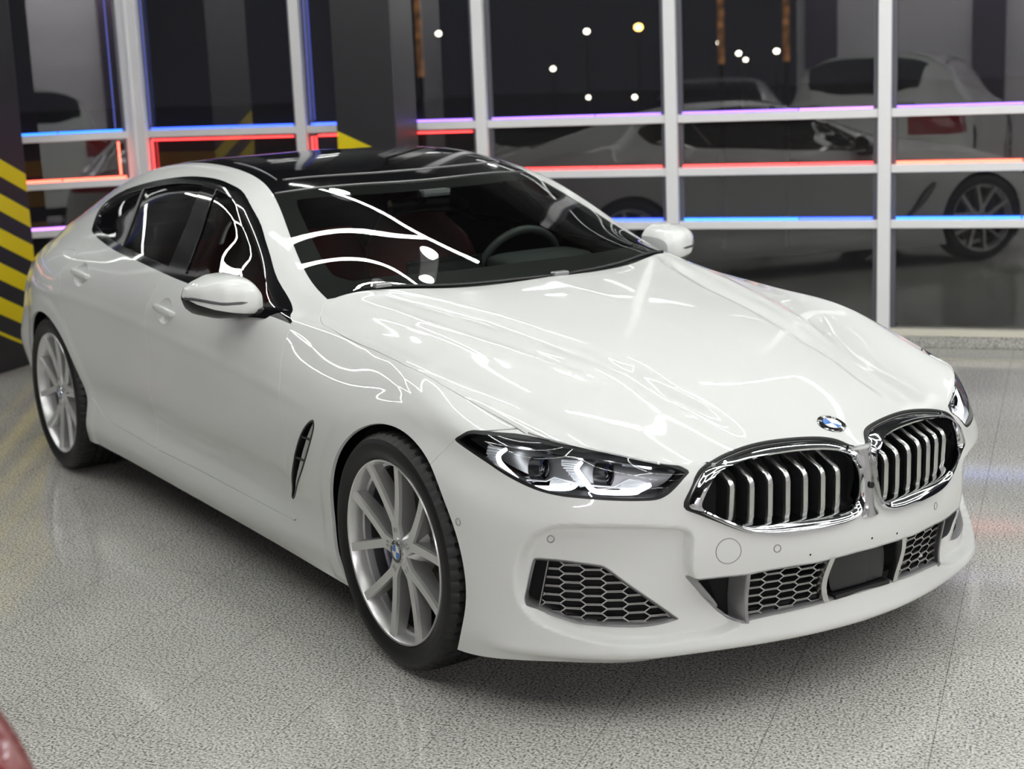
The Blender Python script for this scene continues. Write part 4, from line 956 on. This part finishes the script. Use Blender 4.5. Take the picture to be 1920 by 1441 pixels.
# ------------------------------------------------------------------ headlights
M['rib']=mat('ribbed_light_guide',(.75,.77,.80),.25,.5,emit=(.9,.95,1),estr=.06)
sdh=sdpoly(HEADL,head.diag)
lens_in=keep(head,sdh+.0075); lens_ring=drop(head,sdh+.0075)
dvec=np.array([-.80,.60,0])        # into the lamp, seen from the front corner (x, half-width)
for sg in (-1,1):
    mir=lambda L:[(x,sg*w,z) for x,w,z in L]
    ln=P_('headlight',lens_in,M['lens'],sg,rim=0); P_('headlight_seal',lens_ring,M['seal'],sg,rim=.010,off=-.001).name='headlight_seal'
    hs=make_panel('lamp_housing',lens_in,M['bowl'],None,sg,rim=0)
    me=hs.data
    for v in me.vertices: v.co.x-=.078; v.co.y-=sg*.055
    hs.parent=ln
    # side walls of the housing
    P=resample(HEADL,160); m=MB(); G=[]
    for p in P:
        q=fdiag(*p)
        if q is None: continue
        q=np.array([q[0],-q[1],q[2]]); G.append([(q[0]-.002,sg*(q[1]-.001),q[2]),(q[0]-.085,sg*(q[1]-.060),q[2])])
    m.grid(np.array(G),cu=True); m.build('lamp_wall',M['lampblack'],ln)
    for nm in ('drl1','drl2'):
        m=MB(); L=rounded(mir(HLP[nm]),5,closed=False); m.tube(L,np.r_[np.linspace(.004,.0062,6),np.full(len(L)-9,.0062),np.linspace(.0062,.0045,3)],8); m.build('running_light',M['drl'],ln,smooth=True)
    for nm in ('thin1','thin2'):
        m=MB(); m.tube(mir(HLP[nm]),.0022,6); m.build('light_line',M['rib'],ln,smooth=True)
    A=rounded(mir(HLP['strip_t']),5,closed=False); B=rounded(mir(HLP['strip_b']),5,closed=False)
    m=MB(); G=[]
    for k,(a,b) in enumerate(zip(A,B)):
        mid=(a+b)/2+np.array([.004,sg*.003,.002]); G.append([a,mid,b])
    m.grid(np.array(G)); m.build('upper_strip',M['reflector'],ln,smooth=True,autosmooth=30)
    for nm,cnt in (('rib1',9),('rib2',8),('rib3',7),('rib4',7)):
        p=np.array(mir(HLP[nm])); m=MB()
        # ribs as thin slats between the two long edges of the light guide
        n=len(p); h=n//2
        if n==8: e0=[p[0],p[7],p[6],p[5]]; e1=[p[1],p[2],p[3],p[4]]
        else: e0=[p[0],p[4]]; e1=[p[1],p[2],p[3]]
        e0=np.array(e0);e1=np.array(e1)
        ev=lambda e,t:np.array([np.interp(t*(len(e)-1),range(len(e)),e[:,c]) for c in range(3)])
        for q in range(cnt):
            t=(q+.5)/cnt; m.tube([ev(e0,t),ev(e1,t)],.0017,5)
        m.add([ev(e0,t)+np.array([-.008,-sg*.006,0]) for t in np.linspace(0,1,8)]+[ev(e1,t)+np.array([-.008,-sg*.006,0]) for t in np.linspace(1,0,8)],[tuple(range(16))])
        m.build('ribbed_light_guide',M['rib'],ln)
    for c,R in ((HLP['proj1'][0],.030),(HLP['proj2'][0],.031)):
        c=np.array([c[0],sg*c[1],c[2]]); ax=np.array([.80,-sg*.60,0]) ; ax=np.array([.86,-sg*.5,.05]); ax/=np.linalg.norm(ax); s1=np.cross([0,0,1],ax); s1/=np.linalg.norm(s1); s2=np.cross(ax,s1)
        rev=lambda prof,a0=0,a1=2*math.pi,k=36:np.array([[c+r*math.cos(a)*s1+r*math.sin(a)*s2+h*ax for r,h in prof] for a in np.linspace(a0,a1,k)])
        m=MB(); m.grid(rev([(R*1.0,-.02),(R*1.0,.012),(R*.90,.014),(R*.86,.006)])); pj=m.build('projector',M['lampblack'],ln,smooth=True,autosmooth=40)
        m=MB(); m.grid(rev([(R*.86*math.cos(b),.004+R*.62*math.sin(b)) for b in np.linspace(0,math.pi/2,8)])); m.build('projector_lens',M['gloss_black'],pj,smooth=True)
        m=MB(); m.grid(rev([(R*.97,.0135),(R*.97,.0165),(R*.78,.0165)],math.radians(35),math.radians(150),20)); m.build('blue_accent',M['caliper'],pj)
        m=MB(); m.box(c+np.array([-.02,sg*.004,-.030]),(.02,.02,.003)); m.build('projector_shelf',M['reflector'],ln)
# ------------------------------------------------------------------ door mirrors
for sg in (-1,1):
    N_=40; A_=72
    def sec(w):
        f=(w-.845)/(1.062-.845)
        top=np.interp(f,[0,.06,.15,.35,.6,.85,.96,1],[.990,1.012,1.027,1.036,1.033,1.014,.996,.972]); bot=np.interp(f,[0,.06,.15,.35,.6,.85,.96,1],[.900,.893,.889,.889,.893,.910,.932,.960])
        fr_=np.interp(f,[0,.12,.35,.6,.85,.96,1],[-.945,-.925,-.925,-.950,-1.005,-1.055,-1.088]); bk=-1.105
        return top,bot,fr_,bk
    def loop(w,sc=1):
        top,bot,fr_,bk=sec(w); zc=(top+bot)/2; L=[]
        for a in np.linspace(0,2*math.pi,A_+1)[:-1]:
            ca,sa=math.cos(a),math.sin(a); e=.62
            px=abs(ca)**e*(1 if ca>0 else -1); pz=abs(sa)**e*(1 if sa>0 else -1)
            x=bk+.006+(fr_-bk)*max(px,-.02) if px>0 else bk+.006+.006*px
            L.append((x,sg*w,zc+(top-bot)/2*pz))
        return L
    ws=.847+(1.0615-.847)*np.sin(np.linspace(0,1,N_)*math.pi/2)
    G=np.array([loop(w) for w in ws]); G=rounded(G.transpose(1,0,2).reshape(A_,-1),1).reshape(A_,len(ws),3).transpose(1,0,2) if False else G
    for it in range(2): G[1:-1]=(G[:-2]+2*G[1:-1]+G[2:])/4
    # three shells by height: white cap, white lower cover, black underside
    zlow=lambda w:np.interp(w,[.83,.90,.95,1.0,1.04,1.065],[.906,.912,.920,.932,.949,.970])
    root=None
    m=MB(); m.grid(G,cv=True); m.add(G[0],[tuple(range(A_))]); m.add(G[-1],[tuple(range(A_))])
    ma=np.zeros((len(m.v),8)); ma[:,:3]=m.v; ma[:,3]=1; ms=Skin(ma,m.f)
    lo_,hi_=cut(ms,ms.z-zlow(np.abs(ms.w))); bk_,hi_=cut(hi_,hi_.x+1.098)
    q=MB(); q.add(hi_.A[:,:3],hi_.F); mir_=fix(q.build('side_mirror',M['paint'],smooth=True,autosmooth=60))
    q=MB(); q.add(lo_.A[:,:3],lo_.F); q.build('mirror_underside',M['trim'],mir_,smooth=True,autosmooth=60)
    q=MB(); q.add(bk_.A[:,:3],bk_.F); q.build('mirror_rim',M['trim'],mir_,smooth=True,autosmooth=60)
    st=[]
    for w in np.linspace(.905,1.060,20):
        k=np.argmin(abs(ws-w)); lp=np.array(loop(w)); zt=.951+.016*smoothstep(.97,1.06,w); i=[j for j in range(A_) if lp[j,0]>-1.095]; lp=lp[i]; lp=lp[np.argsort(lp[:,2])]; x=np.interp(zt,lp[:,2],lp[:,0]); st.append((x+.0005-.002,sg*(w+.0015*(w>1.0)),zt))
    m=MB(); m.grid(np.array([[(x,y,z-h),(x+.0035,y+sg*.002,z-h*.6),(x+.0035,y+sg*.002,z+h*.6),(x,y,z+h)] for k,(x,y,z) in enumerate(st) for h in [.0055*min(1,(k+.3)/3)]])); m.build('turn_signal_strip',M['indicator'],mir_)
    m=MB(); m.add([(-1.1135,sg*w,z) for w,z in ((.870,.910),(1.025,.925),(1.045,.955),(1.015,1.0),(.935,1.018),(.870,1.003))],[(0,1,2,3,4,5)]); m.build('mirror_glass',M['chrome'],mir_)
    # arm to the door
    L=[]
    for t in np.linspace(0,1,10):
        w=.815+.09*t; zc=.905+.004*t; x0=-.80-.20*t; x1=-.885-.20*t; h=.020-.006*t
        L.append([(x0,sg*w,zc-.012),(x0-.01,sg*w,zc+h),(x1+.02,sg*w,zc+h+.004),(x1,sg*w,zc-.006),(x1+.03,sg*w,zc-h)])
    m=MB(); m.grid(np.array(L),cv=True); m.build('mirror_arm',M['gloss_black'],mir_,smooth=True,autosmooth=50)
# ------------------------------------------------------------------ tail lamps
tl=keep(full,fsel(full,sdpoly([(-4.4,.78),(-4.4,.91),(-3.95,.905),(-3.70,.885),(-3.82,.84),(-4.1,.78)],full.side),full.s_>4.8))
tl_tall=keep(full,fsel(full,sdpoly([(-4.4,.66),(-4.4,.90),(-3.9,.90),(-3.66,.86),(-3.85,.68)],full.side),full.s_>4.8))
for sg in (-1,1): P_('tail_lamp',tl,M['lamp_red'],sg,rim=0,off=.003)
# ------------------------------------------------------------------ wipers and cowl
m=MB()
def scr_pt(t,s):
    i=np.argmin((full.t-t)**2*4+(full.s_-s)**2*.25); return full.A[i,:3]
cw=[]
for s in np.linspace(0,2,25):
    a=scr_pt(TC,s); cw.append(a)
cw=np.array(cw); cwl=np.vstack([cw[::-1]*[1,-1,1],cw[1:]])
m=MB(); G=np.array([[p+np.array([-.03,0,-.012]),p+np.array([.0,0,-.016]),p+np.array([.03,0,-.03])] for p in cwl]); m.grid(G); fix(m.build('cowl_panel',M['trim'],smooth=True))
for (y0,y1,dx) in ((-.60,.05,0),(.02,.62,0)):
    L=[]
    for t in np.linspace(0,1,14):
        y=y0+(y1-y0)*t; i=np.argmin(abs(cwl[:,1]-y)); p=cwl[i]; L.append(p+np.array([-.012-.016*math.sin(math.pi*t),0,.006+.006*math.sin(math.pi*t)]))
    m=MB(); m.tube(L,.0055,6); wp=fix(m.build('wiper',M['trim'],smooth=True))
    p=L[1]; m=MB(); m.box((p[0]+.004,p[1],p[2]+.006),(.014,.030,.007)); m.build('wiper_pivot',M['grey_frame'],wp,bevel=.004)
# ------------------------------------------------------------------ cabin
def soft(name,G,m_,parent,cv=True,au=70):
    mb=MB(); G=np.array(G); mb.grid(G,cv=cv)
    if cv: mb.add(G[0],[tuple(range(G.shape[1]))]); mb.add(G[-1],[tuple(range(G.shape[1]))])
    return mb.build(name,m_,parent,smooth=True,autosmooth=au)
def slab(stations,n=20,e=.5):
    """stations: centre(3), half-extent vector a, half-extent vector b -> rounded rectangle loops"""
    L=[]
    for c,a,b in stations:
        c,a,b=map(np.array,(c,a,b)); L.append([c+a*(abs(math.cos(t))**e*np.sign(math.cos(t)))+b*(abs(math.sin(t))**e*np.sign(math.sin(t))) for t in np.linspace(0,2*math.pi,n+1)[:-1]])
    return L
ds=fix(soft('dashboard',slab([((x,0,z),(0,w,0),(0,0,h)) for x,w,z,h in ((-.74,.60,.90,.012),(-.85,.66,.895,.035),(-1.0,.70,.875,.065),(-1.12,.71,.85,.085),(-1.18,.71,.82,.07))],28,.4),M['dash'],None))
soft('instrument_hood',slab([((x,.37,z),(0,w,0),(0,0,h)) for x,w,z,h in ((-.98,.19,.93,.012),(-1.06,.20,.945,.03),(-1.17,.20,.945,.035),(-1.2,.18,.94,.03))],20,.5),M['dash'],ds)
mb=MB(); mb.box((-1.16,-.02,.955),(.010,.16,.035)); mb.build('centre_display',M['gloss_black'],ds,bevel=.006)
mb=MB(); C=np.array([-1.27,.37,.885]); axn=np.array([-.92,0,.38]); e1=np.array([0,1,0.]); e2=np.cross(axn,e1)
mb.tube([C+.185*(math.cos(a)*e1+math.sin(a)*e2) for a in np.linspace(0,2*math.pi,41)[:-1]],.0155,10,closed=True)
sw=fix(mb.build('steering_wheel',M['dash'],smooth=True))
mb=MB(); mb.tube([C+.17*e1,C+.02*axn*-1,C-.17*e1],.014,8); mb.tube([C,C-.17*np.sign(e2[2])*e2],.014,8); mb.build('wheel_spoke',M['dash'],sw,smooth=True)
mb=MB(); mb.tube([C,C+.30*np.array([.92,0,-.38])],.035,10); mb.build('steering_column',M['dash'],sw,smooth=True)
for y in (-.38,.38):
    st=empty('front_seat'); fix(st)
    st.matrix_parent_inverse=Matrix.Translation(-Vector(ORG))
    soft('seat_cushion',slab([((-1.42,y,.50),(0,.23,0),(0,0,.05)),((-1.50,y,.52),(0,.26,0),(0,0,.08)),((-1.75,y,.50),(0,.26,0),(0,0,.085)),((-1.92,y,.48),(0,.24,0),(0,0,.07))],24,.5),M['red_leather'],st)
    soft('seat_back',slab([((-1.86,y,.52),(0,.24,0),(.09,0,.02)),((-1.93,y,.66),(0,.265,0),(.085,0,.02)),((-2.0,y,.82),(0,.265,0),(.075,0,.02)),((-2.06,y,.95),(0,.24,0),(.065,0,.02)),((-2.095,y,1.03),(0,.17,0),(.055,0,.015)),((-2.11,y,1.08),(0,.13,0),(.05,0,.012)),((-2.125,y,1.145),(0,.125,0),(.045,0,.012)),((-2.135,y,1.17),(0,.09,0),(.03,0,.008))],24,.6),M['red_leather'],st)
rs=empty('rear_seat'); fix(rs)
soft('seat_cushion',slab([((-2.35,0,.48),(0,.60,0),(0,0,.07)),((-2.80,0,.46),(0,.62,0),(0,0,.09))],24,.4),M['red_leather'],rs)
soft('seat_back',slab([((-2.80,0,.50),(0,.60,0),(.09,0,.02)),((-2.95,0,.80),(0,.60,0),(.09,0,.02)),((-3.02,0,.93),(0,.55,0),(.07,0,.02))],24,.4),M['red_leather'],rs)
rm=fix(soft('rear_view_mirror',slab([((-1.36,y,z),(0,0,.033),(.018,0,0)) for y,z in ((-.125,1.165),(-.11,1.167),(0,1.17),(.11,1.167),(.125,1.165))],16,.6),M['gloss_black'],None))
mb=MB(); mb.tube([(-1.35,0,1.18),(-1.30,0,1.232)],.018,8); mb.box((-1.27,0,1.222),(.05,.055,.012)); mb.build('mirror_mount',M['dash'],rm)
mb=MB(); mb.box((-1.52,0,1.262),(.09,.16,.016)); fix(mb.build('overhead_console',mat('grey_console',(.12,.13,.125),.5),bevel=.008))
mb=MB(); G=[]
for t in np.linspace(-1.75,-1.43,8):
    G.append([scr_pt(t,s)*[1,sg,1]+np.array([-.02,0,-.022]) for sg,ss in ((-1,np.linspace(2.6,0,14)),(1,np.linspace(0,2.6,14)[1:])) for s in ss])
mb.grid(np.array(G)); fix(mb.build('headliner',mat('dark_headliner',(.05,.052,.05),.8),smooth=True))
# ------------------------------------------------------------------ the honeycomb lamp under the ceiling
E_,V_=hexlights(-.4,-.6,math.radians(0))
E_=[(a,b) for a,b in E_ if max(a[1],b[1])<.75 or (max(a[0],b[0])<-3.3 and max(a[1],b[1])<3.3) or (min(a[0],b[0])>1.5 and max(a[1],b[1])<3.6)]
E_=[(a,b) for a,b in E_ if not ((a[0]+b[0])/2<-2.6 and (a[1]+b[1])/2<.1)]
E_+=[(np.array(a),np.array(b)) for a,b in (((-2.6,2.5),(-.95,2.44)),((-1.43,2.46),(-2.25,1.05)),((-.12,1.24),(-.58,2.40)),((-.12,1.24),(.20,.62)),((-.12,1.24),(1.1,1.15)),((1.1,1.15),(1.75,2.2)),((1.1,1.15),(1.5,.4)),((.75,3.2),(1.75,2.2)),((.75,3.2),(.1,2.2)))]
lamp=empty('ceiling_lamp',(0,0,0)); tag(lamp,'honeycomb of white light tubes hung under the black ceiling','ceiling lamp')
E_.sort(key=lambda e:float(np.linalg.norm((e[0]+e[1])/2-np.array([-.3,1.4]))))
rest=MB()
for k_,(a,b) in enumerate(E_):
    d=b-a; L=np.linalg.norm(d); d/=L; a=a+d*.03; b=b-d*.03
    if k_>=95: rest.tube([W(*a,HL),W(*b,HL)],.019,10)
    else: MB().tube([W(*a,HL),W(*b,HL)],.019,10).build('lamp_tube',M['tube'],lamp,smooth=True,autosmooth=50)
if rest.v: tag(rest.build('lamp_tube',M['tube'],lamp,smooth=True,autosmooth=50),kind='stuff')
for i,(u,n) in enumerate(((-1.36,2.28),(-.12,1.14),(-2.2,2.72),(-1.8,-2.4),(1.1,1.05),(3.4,-.3))):
    m=MB(); c=W(u,n,HL+.1); r0_=.036 if i==1 else .085
    G=np.array([[c+np.array([r*math.cos(a),r*math.sin(a),h]) for r,h in ((0,0),(r0_,0),(r0_+.01,.012),(r0_+.01,.20))] for a in np.linspace(0,2*math.pi,33)]); 
    s=empty('spotlight',c); tag(s,['round white downlight above the cabin of the white sedan','round white downlight above the front of the white sedan','round white downlight beside the black column','round white downlight over the parking row','round white downlight between the sedan and the glass wall','round white downlight at the right end of the lamp'][i],'spotlight','round downlights')
    m.grid(np.array(G)[:,:2]-c); m.build('light_disc',M['disc_lamp'],s)
    m=MB(); m.grid(np.array(G)[:,1:]-c); m.build('lamp_body',M['lamp_body'],s,smooth=True,autosmooth=40)
# ------------------------------------------------------------------ cars parked behind the photographer, seen in the glass
CARP={}
_t=Skin(tl_tall.A.copy(),tl_tall.F); _t.A[:,1]*=1+.34*(1-smoothstep(-4.1,-3.0,_t.A[:,0])); _t=drop(_t,_t.w-.50); TLK={'sedan':tl,'wagon':_t}
def other_car(kind,label,paint,u,n,rz,sc):
    if kind not in CARP:
        s=skin(.06,.035,detail=False); A=s.A.copy()
        if kind=='wagon':
            up=(A[:,7]<5); x=A[:,0]; w=A[:,1]
            tgt=1.375-.16*np.clip(w/.62,0,1)**3-.10*smoothstep(-3.5,-4.1,x)
            k=smoothstep(-2.0,-2.6,x)*(1-smoothstep(-3.85,-4.12,x))*np.clip((5-A[:,7])/1.6,0,1)
            A[:,2]+=np.where(up,k*(tgt-A[:,2]),0); A[:,1]*=1+.34*(1-smoothstep(-4.1,-3.0,x))
        s=Skin(A,s.F); s=drop(s,f_arch(s)); gl,s=cut(s,f_dlo(s)); ws,s=cut(s,np.maximum.reduce([s.s_-2,-(s.t+1.45),s.t-TC])); rw_,s=cut(s,np.maximum.reduce([s.s_-1.95,-(s.t+(4.02 if kind=='wagon' else 3.62)),s.t+(3.72 if kind=='wagon' else 2.69)]))
        CARP[kind]=(s,gl,ws,rw_)
    s,gl,ws,rw_=CARP[kind]
    r=empty('car',W(u,n,GZ)); r.rotation_euler=(0,0,rz); r.scale=sc; tag(r,label,'car')
    L=(0,0,0)
    def put(nm,sk,m,sg=0,**k):
        o=make_panel(nm,sk,m,r,sg,rim=0,**k); o.location=(1.5,0,-GZ); return o
    put('body_shell',s,paint); put('windscreen',ws,M['gloss_black']); put('rear_window',rw_,M['gloss_black'])
    for sg in (-1,1):
        put('side_window',gl,M['gloss_black'],sg)
        t=put('tail_lamp',TLK[kind],M['lamp_red'],sg,off=.004)
    m=MB(); m.box((-.05,0,.20),(2.0,.80,.12)); m.build('floor_pan',M['void'],r)
    for x in (1.5,-1.523):
        for sg in (-1,1):
            m=MB(); c=np.array([x,sg*.80,.345]); m.grid(lathe([(.0,-.10*sg),(.25,-.10*sg),(.27,-.12*sg),(.33,-.11*sg),(.345,-.06*sg),(.345,.1*sg),(.2,.12*sg)],48)*[1,-1,1]+c,cu=True); wq=m.build('wheel',M['rubber'],r,smooth=True,autosmooth=40)
            m=MB()
            for k in range(10):
                a=2*math.pi*k/10; d=np.array([math.cos(a),0,math.sin(a)]); m.tube([c+d*.03+[0,sg*.105,0],c+d*.255+[0,sg*.112,0]],.014,5)
            m.build('wheel_spokes',M['alloy'],wq)
    return r
grey=M['paint']
other_car('wagon','white tall wagon whose red tail lamp reaches into the lower left corner',grey,-.64,-5.8,PH+math.pi+.10,(1.0,1.02,1.20))
other_car('sedan','white low sedan parked beside the tall wagon',grey,-3.35,-6.9,PH+math.pi-.28,(1,1,1.05))
M['red_paint']=mat('dark_red_paint',(.22,.008,.02),.2,0,1.0)
# ------------------------------------------------------------------ night outside
m=MB(); m.add([W(-200,D+.4,-2.4),W(200,D+.4,-2.4),W(200,220,-2.4),W(-200,220,-2.4)],[(0,1,2,3)]); tag(m.build('ground',mat('asphalt',(.03,.03,.032),.8)),kind='structure')
M['street']=mat('street_light_glow',(1,1,1),.4,emit=(1,.88,.72),estr=14); M['street_o']=mat('sodium_glow',(1,1,1),.4,emit=(1,.55,.14),estr=16); M['pole']=mat('dark_pole',(.03,.03,.03),.6)
LAMPS=[((-90.81,53.33,4.15),.17,0,'street lamp by itself just right of the black column'),((-93.23,67.8,4.08),.19,0,'white street lamp left of the large orange one'),((-67.23,52.46,3.58),.22,1,'large orange street lamp beyond the glass'),((-86.58,59.95,1.44),.15,0,'low white street lamp in the middle window'),((-85.22,70.02,2.83),.12,0,'faint street lamp against the second mullion from the right'),((-87.09,75.57,2.83),.14,0,'street lamp left of the close pair'),((-89.87,79.98,2.0),.17,0,'upper one of the close pair of street lamps'),((-89.52,80.38,1.49),.14,0,'lower one of the close pair of street lamps'),((-76.91,71.94,2.0),.17,0,'street lamp right of the close pair'),((-88.2,64.1,-.70),.12,0,'small street light above the middle transom'),((-75.32,58.34,-.51),.13,0,'small street light low beside the white mullion')]
for p,r,o_,lb in LAMPS:
    s=empty('street_lamp',(p[0],p[1],-2.4)); tag(s,lb,'street lamp','street lamps in the night')
    m=MB(); G=np.array([[(r*math.cos(b)*math.cos(a),r*math.cos(b)*math.sin(a),p[2]+2.4+r*.8*math.sin(b)) for b in np.linspace(-math.pi/2,math.pi/2,9)] for a in np.linspace(0,2*math.pi,17)]); m.grid(G); m.build('lamp_head',M['street_o'] if o_ else M['street'],s,smooth=True)
    m=MB(); m.tube([(0,0,0),(0,0,p[2]+2.3)],.05,8); m.build('lamp_post',M['pole'],s)
mt=mat('warm_string_lights',(.05,.03,.02),.7,emit=(1,.42,.15),estr=.3); nt=mt.node_tree; N,L=nodes(mt); tc=N.new('ShaderNodeTexCoord'); nz=N.new('ShaderNodeTexNoise'); nz.inputs['Scale'].default_value=5; L.new(tc.outputs['Object'],nz.inputs['Vector']); L.new(math_node(nt,'MULTIPLY',math_node(nt,'POWER',nz.outputs[0],2.5),.8),N['Principled BSDF'].inputs['Emission Strength'])
for p,lb in (((-24,13.13),'post wound with warm lights just right of the black column'),((-21.99,19.37),'left one of two posts wound with warm lights'),((-21.08,20.39),'right one of two posts wound with warm lights')):
    o=empty('light_post',(*p,-2.4)); tag(o,lb,'light post','posts wound with warm lights'); MB().tube([(0,0,0),(0,0,7)],.045,8).build('post',M['pole'],o,smooth=True); MB().tube([(0,0,3.95),(0,0,5.4),(0,0,7)],[.07,.065,.06],10).build('string_lights',mt,o,smooth=True)
# ------------------------------------------------------------------ lift everything so that the floor lies at zero
for o in list(SC.objects):
    if o.parent is None: o.location.z+=DZ
